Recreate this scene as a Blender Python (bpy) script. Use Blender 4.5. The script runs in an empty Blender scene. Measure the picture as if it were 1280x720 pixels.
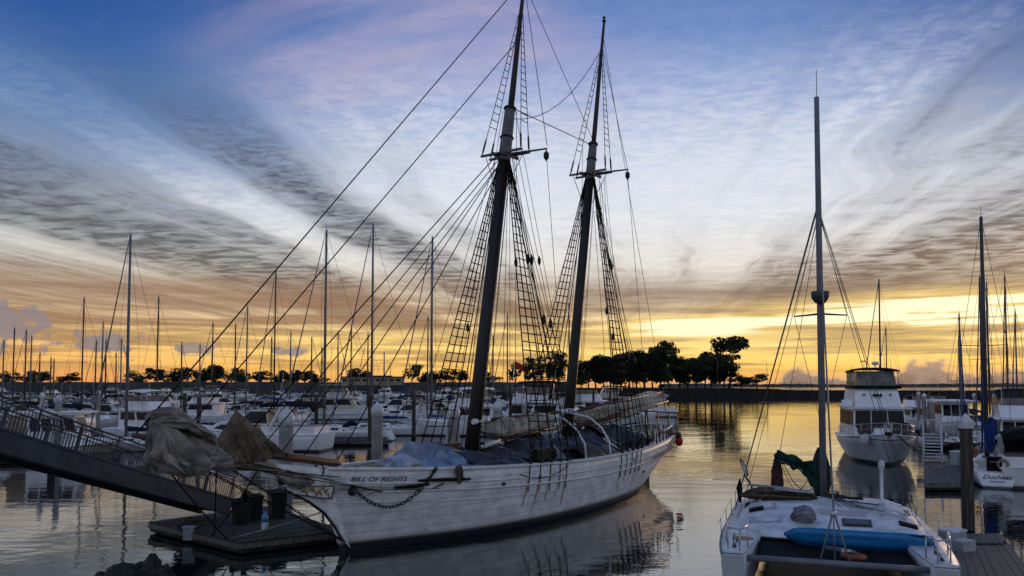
import bpy, math, random
from mathutils import Vector, Matrix, noise
R = math.radians
random.seed(7)
C = bpy.context.scene.collection
SC = bpy.context.scene

# ---------------------------------------------------------------- camera
F = 1000.0          # focal length in pixels of a 1280 wide frame
TILT = R(2.5)
CY = 481.0 - F * math.tan(TILT)      # image row of the optical axis
EYE = Vector((0, 0, 6.5))
cam_d = bpy.data.cameras.new('camera')
cam_d.sensor_width = 36.0
cam_d.lens = F / 1280 * 36
cam_d.shift_y = (CY - 360) / 1280
cam_d.clip_start = 0.5
cam_d.clip_end = 20000
cam = bpy.data.objects.new('camera', cam_d)
C.objects.link(cam)
cam.location = EYE
cam.rotation_euler = (R(90) + TILT, 0, 0)
SC.camera = cam
SC.render.resolution_x, SC.render.resolution_y = 1024, 576
SC.view_settings.view_transform = 'Standard'
SC.view_settings.look = 'None'
SC.view_settings.exposure = 0.3
SC.view_settings.gamma = 1.0
SC.cycles.max_bounces = 6
SC.cycles.glossy_bounces = 3
SC.cycles.diffuse_bounces = 2
SC.cycles.transparent_max_bounces = 8

def ray(px, py):
    a, b = (px - 640) / F, (CY - py) / F
    return Vector((a, math.cos(TILT) - b * math.sin(TILT), math.sin(TILT) + b * math.cos(TILT)))
def at(px, py, Y):
    d = ray(px, py); return EYE + d * (Y / d.y)
def on(px, py, z=0.0):
    d = ray(px, py); return EYE + d * ((z - EYE.z) / d.z)

# ---------------------------------------------------------------- node helpers
def lin(r, g, b):
    f = lambda c: (c / 255 / 12.92) if c / 255 <= 0.04045 else ((c / 255 + 0.055) / 1.055) ** 2.4
    return (f(r), f(g), f(b), 1)
class NX:
    """a float socket with arithmetic"""
    def __init__(s, tree, sock): s.t, s.s = tree, sock
    def _op(s, op, *o):
        n = s.t.nodes.new('ShaderNodeMath'); n.operation = op
        for i, x in enumerate((s,) + o):
            if isinstance(x, NX): s.t.links.new(x.s, n.inputs[i])
            else: n.inputs[i].default_value = x
        return NX(s.t, n.outputs[0])
    def __add__(s, o): return s._op('ADD', o)
    def __sub__(s, o): return s._op('SUBTRACT', o)
    def __mul__(s, o): return s._op('MULTIPLY', o)
    def __truediv__(s, o): return s._op('DIVIDE', o)
    __radd__ = __add__; __rmul__ = __mul__
    def abs(s): return s._op('ABSOLUTE')
    def sqrt(s): return s._op('SQRT')
    def exp(s): return s._op('EXPONENT')
    def max(s, o): return s._op('MAXIMUM', o)
    def min(s, o): return s._op('MINIMUM', o)
    def atan2(s, o): return s._op('ARCTAN2', o)
    def ss(s, a, b, lo=0.0, hi=1.0):
        n = s.t.nodes.new('ShaderNodeMapRange'); n.interpolation_type = 'SMOOTHSTEP'
        s.t.links.new(s.s, n.inputs[0])
        n.inputs[1].default_value, n.inputs[2].default_value = a, b
        n.inputs[3].default_value, n.inputs[4].default_value = lo, hi
        return NX(s.t, n.outputs[0])
def ramp(t, fac, stops, interp='LINEAR'):
    n = t.nodes.new('ShaderNodeValToRGB'); e = n.color_ramp.elements
    n.color_ramp.interpolation = interp
    while len(e) < len(stops): e.new(0.5)
    for i, (p, c) in enumerate(stops):
        e[i].position = p
        e[i].color = c if isinstance(c, tuple) else (c, c, c, 1)
    t.links.new(fac.s if isinstance(fac, NX) else fac, n.inputs[0])
    return n.outputs[0]
def mix(t, fac, a, b, mode='MIX'):
    n = t.nodes.new('ShaderNodeMix'); n.data_type = 'RGBA'; n.blend_type = mode
    for i, x in ((0, fac), (6, a), (7, b)):
        if isinstance(x, NX): t.links.new(x.s, n.inputs[i])
        elif isinstance(x, (float, int, tuple)): n.inputs[i].default_value = x
        else: t.links.new(x, n.inputs[i])
    return n.outputs[2]
def comb(t, x, y, z=0.0):
    n = t.nodes.new('ShaderNodeCombineXYZ')
    for i, q in enumerate((x, y, z)):
        if isinstance(q, NX): t.links.new(q.s, n.inputs[i])
        else: n.inputs[i].default_value = q
    return n.outputs[0]
def nz(t, vec, scale, detail=4, rough=0.55, dist=0.0):
    n = t.nodes.new('ShaderNodeTexNoise'); t.links.new(vec, n.inputs['Vector'])
    n.inputs['Scale'].default_value = scale; n.inputs['Detail'].default_value = detail
    n.inputs['Roughness'].default_value = rough; n.inputs['Distortion'].default_value = dist
    return NX(t, n.outputs['Fac'])

# ---------------------------------------------------------------- sky
SUN_AZ, SUN_EL = 0.68, R(4)       # just right of the view, just over the horizon behind cloud
world = bpy.data.worlds.new('World'); SC.world = world
world.use_nodes = True
t = world.node_tree; t.nodes.clear()
tc = t.nodes.new('ShaderNodeTexCoord')
sp = t.nodes.new('ShaderNodeSeparateXYZ'); t.links.new(tc.outputs['Generated'], sp.inputs[0])
x, y, z = (NX(t, sp.outputs[i]) for i in range(3))
hor = (x * x + y * y).sqrt().max(0.001)
e = z / hor                          # tangent of the elevation
az = x.atan2(y)
zc = z.max(0.0) + 0.018
ca, sa = math.cos(math.atan(0.16)), math.sin(math.atan(0.16))
S_ = (x * sa + y * ca) / zc          # along the cloud streets
T_ = (x * ca - y * sa) / zc          # across them
def eramp(stops, top=1.0):
    return ramp(t, e / top, [(p / top, lin(*c)) for p, c in stops])
mid = eramp([(0, (214, 152, 96)), (.02, (250, 198, 100)), (.05, (255, 218, 130)), (.085, (238, 206, 152)), (.12, (210, 200, 182)),
             (.17, (206, 205, 206)), (.26, (190, 202, 222)), (.35, (136, 158, 198)), (.44, (94, 126, 182)), (.55, (66, 98, 158)), (1, (56, 84, 140))])
lef = eramp([(0, (222, 146, 84)), (.025, (240, 182, 98)), (.055, (230, 184, 116)), (.085, (194, 160, 124)), (.12, (196, 186, 166)),
             (.17, (172, 178, 180)), (.25, (114, 138, 172)), (.33, (72, 108, 160)), (.42, (40, 82, 146)), (.5, (30, 68, 132)), (1, (52, 82, 140))])
bak = eramp([(0, (144, 143, 150)), (.1, (155, 156, 166)), (.3, (160, 168, 187)), (.6, (149, 162, 187)), (1, (128, 146, 178))])
wl = (az * -1.0).ss(.02, .52)
wr = az.ss(.25, .62) * e.ss(.16, .42)
clear = mix(t, wl.max(wr), mid, lef)
clear = mix(t, az.abs().ss(.75, 1.7), clear, bak)

st = comb(t, S_, T_)
def glow(a0, e0, sa_, se_):
    da = (az - a0) / sa_; de = (e - e0) / se_
    return ((da * da + de * de) * -1.0).exp()
warp = nz(t, comb(t, S_ * .35, T_ * .8), 1.0, 3)
tw = T_ + (warp - .5) * .9
band = NX(t, ramp(t, (tw + 6.0) / 12.0, [((q + 6) / 12, v) for q, v in
      ((-6, .3), (-3.7, .35), (-3.05, .95), (-2.55, .8), (-2.15, .12), (-1.85, .25), (-1.5, .85), (-1.15, .35), (-.75, .06),
       (.1, .08), (.6, .16), (1.1, .42), (1.6, .6), (2.1, .8), (2.8, .6), (4, .55), (6, .4))]))
rip_a = nz(t, comb(t, S_ * 1.0, T_ * .62), 7.0, 2.5, .55, .6).ss(.3, .7); rip_b = nz(t, comb(t, S_ * 1.0, T_ * .8), 17.0, 3, .6, .3).ss(.3, .7)
hi_ = e.ss(.13, .30)
rip = rip_a * (hi_ * -.75 + 1.0) + rip_b * hi_ * .75
rip2 = nz(t, comb(t, S_ * 1.0, T_ * .45), 4.2, 5, .62, .4)
big = nz(t, comb(t, S_ * .5, T_ * 1.1), 1.1, 5, .6)
fade_hi = (e - az.ss(.05, .4) * .12).ss(.24, .42, 1, 0)
fade_lo = e.ss(.035, .075)
fan = nz(t, comb(t, S_ * .10, tw * 1.5), 1.7, 6, .62)
fan2 = nz(t, comb(t, S_ * .22, tw * 3.4), 1.9, 5, .6)
low_ = e.ss(.10, .24, 1, 0)
dens = (band * .95 + (big - .5) * .6 + (rip2 - .5) * .4 + (fan - .5) * 1.5 + (fan2 - .5) * .8 * low_ + low_ * .16 + .02).ss(.08, .9) * ((rip - .5) * .75 * e.ss(.07, .14) + .85) * fade_hi * fade_lo
dark = eramp([(0, (110, 86, 72)), (.07, (112, 92, 80)), (.11, (112, 102, 94)), (.16, (98, 97, 99)), (.24, (80, 85, 100)), (.34, (76, 92, 124)), (1, (80, 100, 136))])
dark = mix(t, az.ss(-.1, .3) * e.ss(.13, .2, 1, 0), dark, lin(112, 96, 84))
lite = eramp([(0, (255, 214, 140)), (.07, (252, 218, 160)), (.12, (226, 216, 200)), (.2, (222, 222, 226)), (.3, (206, 210, 222)), (.42, (176, 182, 212)), (1, (150, 160, 190))])
white = (((rip2 - .5) * 1.2 + (big - .5) * 1.0 + .74 - band * .4 - (fan - .5) * 1.1 + glow(.12, .22, .34, .12) * .5).ss(.1, .95) * ((rip - .5) * .85 * e.ss(.07, .14) + .74)).min(1.0) * e.ss(.3, .46, 1, .16) * fade_lo * ((az * -1.0).ss(.12, .42) * e.ss(.16, .3) * -.85 + 1.0)
front = az.abs().ss(.8, 1.5, 1, 0)
col = mix(t, white * .85 * front, clear, lite)
col = mix(t, dens * .9 * front, col, dark)
# thin pink veil high up, left of the foremast
veil = nz(t, comb(t, S_ * .9, T_ * .5), 1.5, 5, .55, .8).ss(.5, .75) * e.ss(.27, .34) * (az * -1.0).ss(-.25, .02) * (az * -1.0).ss(.2, .45, 1, 0)
col = mix(t, veil * .5, col, lin(206, 178, 190))
# long low streaks of stratus over the glow
ae = comb(t, az * 2.0, e * 34.0)
str1 = nz(t, ae, 1.5, 5, .6, .3)
str2 = nz(t, comb(t, az * 4.0, e * 90.0), 1.4, 4, .6, .2)
lowd = (str1 + (str2 - .5) * .7).ss(.40, .56) * e.ss(.008, .03) * e.ss(.085, .14, 1, 0)
deck = e.ss(.078, .094) * e.ss(.105, .15, 1, 0) * ((str1 - .5) * 2.4 + .8 + (str2 - .5) * 1.3).min(1.0).max(0.0)
lowcol = mix(t, az.ss(-.2, .3), lin(142, 106, 80), lin(118, 98, 86))
col = mix(t, (lowd * .75).max(deck * .85) * front, col, lowcol)
# where the sun stands behind the cloud the gaps burn through
gl = (glow(.49, .079, .16, .019) * 2.2 + glow(.235, .072, .07, .010) * 1.8 + glow(.36, .044, .16, .006) * .7 + glow(.1, .055, .16, .018) * .6
      + glow(-.25, .05, .2, .016) * .55 + glow(.55, .05, .1, .012) * .5)
gl = gl * ((str1 + (str2 - .5) * .7 - .5) * -4.0 + .85).max(0.0).min(1.25)
col = mix(t, gl.min(1.0), col, mix(t, gl.ss(.5, 1.1), lin(252, 214, 124), lin(255, 240, 200)))
# cumulus on the horizon
bill = nz(t, comb(t, az * 1.0, e * 1.2), 48.0, 6, .6)
hgt = nz(t, comb(t, az * 1.0, 3.3), 9.0, 2)
cu_r = ((hgt - .38) * .13 * az.ss(.16, .32) - e + (bill - .5) * .06).ss(-.003, .012) * az.ss(.2, .27)
def puff(a0, e0, sa_, se_): return (glow(a0, e0, sa_, se_) - .45 + (bill - .5) * 2.4).ss(0, .3)
cu = cu_r.max(puff(-.575, .062, .06, .032)).max(puff(-.47, .047, .05, .012)).max(puff(-.38, .042, .03, .008)).max(puff(-.27, .04, .025, .006)) * front
cucol = mix(t, (bill * 1.6 + e * 9.0).ss(.6, 1.3), lin(86, 84, 92), lin(134, 124, 126))
rim_ = cu * (cu * -1.0 + 1.0) * 2.2
col = mix(t, cu * .85, col, cucol)
col = mix(t, rim_ * .5 * az.ss(.0, .2), col, lin(250, 200, 140))
# Nishita sky for the physical base, the cloud layers over it
sky = t.nodes.new('ShaderNodeTexSky'); sky.sky_type = 'NISHITA'; sky.sun_disc = False
sky.sun_elevation = SUN_EL; sky.sun_rotation = SUN_AZ
sky.dust_density = 2.0; sky.ozone_density = 2.0
bg1 = t.nodes.new('ShaderNodeBackground'); bg1.inputs[1].default_value = 0.05
t.links.new(sky.outputs[0], bg1.inputs[0])
gain = t.nodes.new('ShaderNodeVectorMath'); gain.operation = 'SCALE'; gain.inputs[3].default_value = 10.0
t.links.new(col, gain.inputs[0])
bg2 = t.nodes.new('ShaderNodeBackground'); bg2.inputs[1].default_value = 0.1
t.links.new(gain.outputs[0], bg2.inputs[0])
ms = t.nodes.new('ShaderNodeMixShader'); ms.inputs[0].default_value = 0.93
t.links.new(bg1.outputs[0], ms.inputs[1]); t.links.new(bg2.outputs[0], ms.inputs[2])
wo = t.nodes.new('ShaderNodeOutputWorld'); t.links.new(ms.outputs[0], wo.inputs[0])

sun_d = bpy.data.lights.new('sun', 'SUN'); sun_d.energy = 0.6; sun_d.angle = R(8); sun_d.color = (1.0, 0.66, 0.40)
sun = bpy.data.objects.new('sun', sun_d); C.objects.link(sun)
sd = Vector((math.sin(SUN_AZ) * math.cos(SUN_EL), math.cos(SUN_AZ) * math.cos(SUN_EL), math.sin(SUN_EL)))
sun.rotation_euler = sd.to_track_quat('Z', 'Y').to_euler()
sun.location = sd * 200

# ---------------------------------------------------------------- materials
MATS = {}
def M(name, col, rough=.55, var=.18, scale=3.0, bump=0.0, metal=0.0, col2=None, bscale=None, stretch=None):
    """procedural surface: base colour broken up by noise, optional bump"""
    if name in MATS: return MATS[name]
    m = bpy.data.materials.new(name); m.use_nodes = True
    t = m.node_tree; b = t.nodes['Principled BSDF']
    tc = t.nodes.new('ShaderNodeTexCoord')
    mp = t.nodes.new('ShaderNodeMapping'); t.links.new(tc.outputs['Object'], mp.inputs[0])
    if stretch: mp.inputs['Scale'].default_value = stretch
    n = nz(t, mp.outputs[0], scale, 6, .62)
    c2 = col2 or tuple(c * (1 - 2.2 * var) for c in col)
    c1 = tuple(min(1, c * (1 + .6 * var)) for c in col)
    t.links.new(mix(t, n.ss(.3, .7), (*c2, 1), (*c1, 1)), b.inputs['Base Color'])
    t.links.new((n * .25 + (rough - .12)).s, b.inputs['Roughness'])
    b.inputs['Metallic'].default_value = metal
    b.inputs['Specular IOR Level'].default_value = .12 if rough >= .8 else .4
    if bump:
        bn = t.nodes.new('ShaderNodeBump'); bn.inputs['Strength'].default_value = bump; bn.inputs['Distance'].default_value = .05
        t.links.new(nz(t, mp.outputs[0], bscale or scale * 4, 6).s, bn.inputs['Height'])
        t.links.new(bn.outputs[0], b.inputs['Normal'])
    MATS[name] = m
    return m
def hull_paint(name, top, boot, zb, stripe=None, zs=(0, 0), rough=.35, rust=False, planks=0.0, dirt=.12):
    """hull topsides with the boot top and a cove stripe painted by height above the water"""
    if name in MATS: return MATS[name]
    m = bpy.data.materials.new(name); m.use_nodes = True
    t = m.node_tree; b = t.nodes['Principled BSDF']
    tc = t.nodes.new('ShaderNodeTexCoord')
    sp = t.nodes.new('ShaderNodeSeparateXYZ'); t.links.new(tc.outputs['Object'], sp.inputs[0])
    x, z = NX(t, sp.outputs[0]), NX(t, sp.outputs[2])
    n = nz(t, tc.outputs['Object'], 1.3, 7, .65)
    c = mix(t, n.ss(.25, .75), (*[q * (1 - dirt * 2) for q in top], 1), (*top, 1))
    n5 = nz(t, tc.outputs['Object'], .55, 8, .72); c = mix(t, n5.ss(.56, .6) * .35, c, (*[q * .78 for q in top], 1))
    mp = t.nodes.new('ShaderNodeMapping'); t.links.new(tc.outputs['Object'], mp.inputs[0]); mp.inputs['Scale'].default_value = (9, 9, .5)
    runs = nz(t, mp.outputs[0], 1.0, 4, .6)
    c = mix(t, runs.ss(.6, .78) * (.55 if planks else .3), c, (.26, .15, .07, 1) if planks else (.22, .16, .1, 1))
    if stripe:
        c = mix(t, z.ss(zs[0] - .005, zs[0] + .005) * z.ss(zs[1] - .005, zs[1] + .005, 1, 0), c, (*stripe, 1))
    if planks:
        fr = z._op('MODULO', planks)
        c = mix(t, fr.ss(0.004, .03, .65, 0), c, (.08, .08, .08, 1))
    wob = (nz(t, tc.outputs['Object'], 2.0, 3) - .5) * .06
    scum = (z + wob).ss(zb, zb + (.3 if planks else .12), .7 if planks else .55, 0)
    c = mix(t, scum, c, (.14, .13, .09, 1))
    c = mix(t, z.ss(zb - .005, zb + .005, 1, 0), c, (*boot, 1))
    t.links.new(c, b.inputs['Base Color'])
    t.links.new((n * .3 + (rough - .1)).s, b.inputs['Roughness'])
    bn = t.nodes.new('ShaderNodeBump'); bn.inputs['Strength'].default_value = .25; bn.inputs['Distance'].default_value = .03
    t.links.new(n.s, bn.inputs['Height']); t.links.new(bn.outputs[0], b.inputs['Normal'])
    MATS[name] = m
    return m

# ---------------------------------------------------------------- mesh helpers
class MB:
    """collects shapes and links them as ONE mesh object"""
    def __init__(s): s.v, s.f, s.s = [], [], []
    def add(s, vs, fs, smooth=False):
        o = len(s.v); s.v += [tuple(q) for q in vs]
        for q in fs: s.f.append([o + i for i in q]); s.s.append(smooth)
        return s
    def box(s, c, size, rz=0.0, rx=0.0, ry=0.0):
        m = Matrix.Rotation(rz, 3, 'Z') @ Matrix.Rotation(ry, 3, 'Y') @ Matrix.Rotation(rx, 3, 'X')
        h = [q / 2 for q in size]; c = Vector(c)
        vs = [c + m @ Vector((i * h[0], j * h[1], k * h[2])) for i in (-1, 1) for j in (-1, 1) for k in (-1, 1)]
        return s.add(vs, [(0, 1, 3, 2), (4, 6, 7, 5), (0, 4, 5, 1), (2, 3, 7, 6), (0, 2, 6, 4), (1, 5, 7, 3)])
    def tube(s, pts, r, n=6, cap=True, smooth=True, sq=1.0):
        pts = [Vector(p) for p in pts]; k = len(pts)
        rs = r if isinstance(r, (list, tuple)) else [r] * k
        vs, fs = [], []
        up0 = None
        for i, p in enumerate(pts):
            d = (pts[min(i + 1, k - 1)] - pts[max(i - 1, 0)])
            d = d.normalized() if d.length > 1e-9 else Vector((0, 0, 1))
            if up0 is None:
                up0 = Vector((0, 0, 1)) if abs(d.z) < .9 else Vector((0, 1, 0))
            a = d.cross(up0)
            if a.length < 1e-4: a = d.cross(Vector((1, 0, 0)))
            a.normalize(); b = a.cross(d); up0 = b
            for j in range(n):
                w = 2 * math.pi * j / n
                vs.append(p + a * math.cos(w) * rs[i] + b * math.sin(w) * rs[i] * sq)
        for i in range(k - 1):
            for j in range(n):
                fs.append((i * n + j, i * n + (j + 1) % n, (i + 1) * n + (j + 1) % n, (i + 1) * n + j))
        s.add(vs, fs, smooth)
        if cap:
            o = len(s.v) - len(vs)
            s.f += [[o + j for j in range(n)][::-1], [o + (k - 1) * n + j for j in range(n)]]; s.s += [False, False]
        return s
    def bar(s, p0, p1, w, h):
        p0, p1 = Vector(p0), Vector(p1); d = (p1 - p0).normalized()
        up = Vector((0, 0, 1)) if abs(d.z) < .95 else Vector((0, 1, 0))
        a = d.cross(up).normalized() * w / 2; b = a.cross(d).normalized() * h / 2
        vs = [p + i * a + j * b for p in (p0, p1) for i, j in ((-1, -1), (1, -1), (1, 1), (-1, 1))]
        return s.add(vs, [(3, 2, 1, 0), (4, 5, 6, 7), (0, 1, 5, 4), (1, 2, 6, 5), (2, 3, 7, 6), (3, 0, 4, 7)])
    def lathe(s, prof, c=(0, 0, 0), n=12, smooth=True):
        vs, fs = [], []
        for r, h in prof:
            for j in range(n):
                w = 2 * math.pi * j / n; vs.append((c[0] + r * math.cos(w), c[1] + r * math.sin(w), c[2] + h))
        for i in range(len(prof) - 1):
            for j in range(n): fs.append((i * n + j, i * n + (j + 1) % n, (i + 1) * n + (j + 1) % n, (i + 1) * n + j))
        s.add(vs, fs, smooth)
        o = len(s.v) - len(vs)
        s.f += [[o + j for j in range(n)][::-1], [o + (len(prof) - 1) * n + j for j in range(n)]]; s.s += [False, False]
        return s
    def ball(s, c, r, nu=10, nv=7):
        r = r if isinstance(r, (tuple, list)) else (r, r, r)
        vs, fs = [], []
        for i in range(nv + 1):
            a = math.pi * (i / nv - .5) * .999
            for j in range(nu):
                w = 2 * math.pi * j / nu
                vs.append((c[0] + r[0] * math.cos(a) * math.cos(w), c[1] + r[1] * math.cos(a) * math.sin(w), c[2] + r[2] * math.sin(a)))
        for i in range(nv):
            for j in range(nu): fs.append((i * nu + j, i * nu + (j + 1) % nu, (i + 1) * nu + (j + 1) % nu, (i + 1) * nu + j))
        return s.add(vs, fs, True)
    def torus(s, c, Rr, r, axis=(0, 0, 1), n=18, m=7):
        ax = Vector(axis).normalized(); a = ax.orthogonal().normalized(); b = ax.cross(a)
        vs, fs = [], []
        for i in range(n):
            w = 2 * math.pi * i / n; d = a * math.cos(w) + b * math.sin(w)
            for j in range(m):
                q = 2 * math.pi * j / m; vs.append(Vector(c) + d * (Rr + r * math.cos(q)) + ax * r * math.sin(q))
        for i in range(n):
            for j in range(m): fs.append((i * m + j, ((i + 1) % n) * m + j, ((i + 1) % n) * m + (j + 1) % m, i * m + (j + 1) % m))
        return s.add(vs, fs, True)
    def extr(s, poly, vec):
        poly = [Vector(p) for p in poly]; n = len(poly); vec = Vector(vec)
        vs = poly + [p + vec for p in poly]
        return s.add(vs, [tuple(range(n))[::-1], tuple(range(n, 2 * n))] + [(i, (i + 1) % n, n + (i + 1) % n, n + i) for i in range(n)])
    def loft(s, rings, closed=True, cap=True, smooth=True):
        n = len(rings[0]); vs = [p for r in rings for p in r]; fs = []
        for i in range(len(rings) - 1):
            for j in range(n if closed else n - 1):
                fs.append((i * n + j, i * n + (j + 1) % n, (i + 1) * n + (j + 1) % n, (i + 1) * n + j))
        s.add(vs, fs, smooth)
        if cap and closed:
            o = len(s.v) - len(vs)
            s.f += [[o + j for j in range(n)][::-1], [o + (len(rings) - 1) * n + j for j in range(n)]]; s.s += [False, False]
        return s
    def sheet(s, fn, nu, nv, th=0.02, smooth=True):
        """a cloth or panel given by fn(u, v), with thickness th along its normal"""
        P = [[Vector(fn(i / nu, j / nv)) for j in range(nv + 1)] for i in range(nu + 1)]
        def nrm(i, j):
            a = P[min(i + 1, nu)][j] - P[max(i - 1, 0)][j]; b = P[i][min(j + 1, nv)] - P[i][max(j - 1, 0)]
            q = a.cross(b); return q.normalized() if q.length > 1e-9 else Vector((0, 0, 1))
        k = (nu + 1) * (nv + 1); w = nv + 1
        top = [P[i][j] for i in range(nu + 1) for j in range(nv + 1)]
        bot = [P[i][j] - nrm(i, j) * th for i in range(nu + 1) for j in range(nv + 1)]
        fs = []
        for i in range(nu):
            for j in range(nv):
                a, b, c, d = i * w + j, (i + 1) * w + j, (i + 1) * w + j + 1, i * w + j + 1
                fs += [(a, b, c, d), (k + d, k + c, k + b, k + a)]
        rim = [i * w for i in range(nu + 1)] + [nu * w + j for j in range(1, nv + 1)] + [i * w + nv for i in range(nu - 1, -1, -1)] + [j for j in range(nv - 1, 0, -1)]
        for q in range(len(rim)):
            a, b = rim[q], rim[(q + 1) % len(rim)]; fs.append((b, a, k + a, k + b))
        return s.add(top + bot, fs, smooth)
    def build(s, name, mat, parent=None, label=None, loc=None):
        me = bpy.data.meshes.new(name)
        me.from_pydata([tuple(v) for v in s.v], [], s.f)
        me.polygons.foreach_set('use_smooth', s.s)
        me.materials.append(mat); me.update()
        o = bpy.data.objects.new(name, me); C.objects.link(o)
        if parent: o.parent = parent
        if loc: o.location = loc
        if label: o['label'] = label
        return o
def panel(mb, q, u0, u1, v0, v1, th=.02, cut=0.0):
    """a thin slab set on the quad q (bottom-left, bottom-right, top-right, top-left seen from outside)"""
    q = [Vector(p) for p in q]
    f = lambda u, v: (q[0] * (1 - u) + q[1] * u) * (1 - v) + (q[3] * (1 - u) + q[2] * u) * v
    n = (q[1] - q[0]).cross(q[3] - q[0]).normalized()
    p = [f(u0, v0), f(u1, v0), f(u1 - cut, v1), f(u0 + cut, v1)]
    return mb.extr([a - n * .01 for a in p], n * (th + .01))
def tag(o, label=None, cat=None, group=None, kind=None):
    if label: o['label'] = label
    if cat: o['category'] = cat
    if group: o['group'] = group
    if kind: o['kind'] = kind
    return o
def thing(name, label, cat, loc=(0, 0, 0), rz=0.0, group=None):
    o = bpy.data.objects.new(name, None); C.objects.link(o); o.empty_display_size = .2
    o.location = loc; o.rotation_euler = (0, 0, rz)
    return tag(o, label, cat, group)
def copy_tree(o, parent=None):
    c = o.copy(); C.objects.link(c); c.parent = parent
    for ch in list(o.children): copy_tree(ch, c)
    return c
def lerp(a, b, u): return a + (b - a) * u
def interp(tab, u):
    for (a, va), (b, vb) in zip(tab, tab[1:]):
        if u <= b: return va + (vb - va) * max(0, (u - a) / (b - a))
    return tab[-1][1]
def fn(*a): return noise.noise(Vector(a))
_cr = random.Random(99); _dirs = [(_cr.uniform(0, 6.28), _cr.uniform(.7, 1.0) * 1.62 ** k, _cr.uniform(0, 9)) for k in range(6) for _ in range(2)]
def crumple(x, y, seed=0.0):
    """flat facets and sharp creases of stiff cloth: warped triangle waves in several directions, about -1..1"""
    wx, wy = x + .45 * fn(x * .7, y * .7, seed), y + .45 * fn(x * .7, y * .7, seed + 50); tot = 0
    for i, (a, k, p) in enumerate(_dirs):
        q = (wx * math.cos(a + seed) + wy * math.sin(a + seed)) * k * .55 + p + seed * 1.7
        tot += (abs((q % 2) - 1) - .5) / k
    return tot * .55
def sag(p0, p1, drop, n=10):
    p0, p1 = Vector(p0), Vector(p1)
    return [p0.lerp(p1, i / n) - Vector((0, 0, drop * 4 * (i / n) * (1 - i / n))) for i in range(n + 1)]
def text_part(s, size, mat, parent, mw, name='lettering', th=.006, shear=0.0, sx=1.0):
    """raised lettering as a mesh; mw places it (x along the line, y up, z out of the surface)"""
    cu = bpy.data.curves.new(name, 'FONT'); cu.body = s; cu.size = size; cu.extrude = th; cu.shear = shear; cu.align_x = 'CENTER'
    tmp = bpy.data.objects.new(name, cu); C.objects.link(tmp)
    me = bpy.data.meshes.new_from_object(tmp.evaluated_get(bpy.context.evaluated_depsgraph_get()))
    bpy.data.objects.remove(tmp)
    me.transform(mw @ Matrix.Diagonal((sx, 1, 1, 1))); me.materials.clear(); me.materials.append(mat)
    o = bpy.data.objects.new(name, me); C.objects.link(o); o.parent = parent
    return o

# ---------------------------------------------------------------- water
wm = bpy.data.materials.new('harbour_water'); wm.use_nodes = True
t = wm.node_tree; b = t.nodes['Principled BSDF']
b.inputs['Base Color'].default_value = (.006, .010, .012, 1)
b.inputs['Roughness'].default_value = .035
b.inputs['IOR'].default_value = 2.5
g = t.nodes.new('ShaderNodeNewGeometry')
mp = t.nodes.new('ShaderNodeMapping'); t.links.new(g.outputs['Position'], mp.inputs[0]); mp.inputs['Scale'].default_value = (.55, 1.0, 1)
mp.inputs['Rotation'].default_value = (0, 0, R(12))
w1 = nz(t, mp.outputs[0], .55, 2, .5, .4); w2 = nz(t, mp.outputs[0], 1.9, 3, .5, .3); w3 = nz(t, mp.outputs[0], .12, 2, .5)
calm = w3.ss(.35, .7, .45, 1.25)
h = (w1 * .055 + w2 * .022) * calm
bn = t.nodes.new('ShaderNodeBump'); bn.inputs['Strength'].default_value = 1.0; bn.inputs['Distance'].default_value = .42
t.links.new(h.s, bn.inputs['Height']); t.links.new(bn.outputs[0], b.inputs['Normal'])
wb = MB(); wb.add([(-6000, -300, 0), (6000, -300, 0), (6000, 9000, 0), (-6000, 9000, 0)], [(0, 1, 2, 3)])
tag(wb.build('water', wm), kind='structure')

# ---------------------------------------------------------------- land
rock = M('wet_rock', (.02, .018, .016), .8, .3, .6, .6, bscale=2.0)
turf = M('park_turf', (.05, .06, .025), .9, .25, .3, .3)
earth = M('far_earth', (.06, .055, .05), .9, .2, .05)
def shore_line(name, mat, X0, X1, Y0, top, depth, n, slope=5.0, back=None, rough=1.0):
    def f(u, v):
        X = lerp(X0, X1, u); h = top(X)
        k = v * 14
        rr = rough * (fn(X * .45, k * 1.9, 3) * .55 + fn(X * 1.3, k * 3.1, 8) * .3)
        if k <= 8:                       # rock face rising out of the water
            q = k / 8
            return (X, Y0 + slope * q + rr * .9 + 6 * fn(X * .012, 0, 1), -1 + (h + 1) * q + rr * .55)
        q = (k - 8) / 6
        return (X, Y0 + slope + depth * q + 6 * fn(X * .012, 0, 1), h + (rr * .15 if q < .9 else 0) - (2 + h if q > .99 else 0))
    o = MB().sheet(f, n, 14, .05).build(name, mat)
    return tag(o, kind='structure')
def pen_top(X):
    px = 640 + X / 400 * 1000
    return interp([(-900, 3.0), (640, 3.0), (730, 4.4), (900, 5.0), (955, 4.6), (990, 3.9), (1400, 3.5)], px)
shore_line('shore', rock, -30, 365, 388, pen_top, 16, 520)
def park(u, v):
    X = lerp(-15, 130, u); Y = lerp(399, 500, v)
    edge = min(u, 1 - u, v * 1.0, 1 - v)
    return (X, Y, 4.75 * min(1, (edge + .03) * 9) + .5 * fn(X * .05, Y * .05, 0) - (3 if edge < .001 else 0))
tag(MB().sheet(park, 60, 24, .3).build('park_lawn', turf), kind='structure')
shore_line('far_shore', earth, -480, 40, 520, lambda X: 8.2 + 1.2 * fn(X * .02, 4, 0), 60, 160, 14, rough=1.5)
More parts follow.
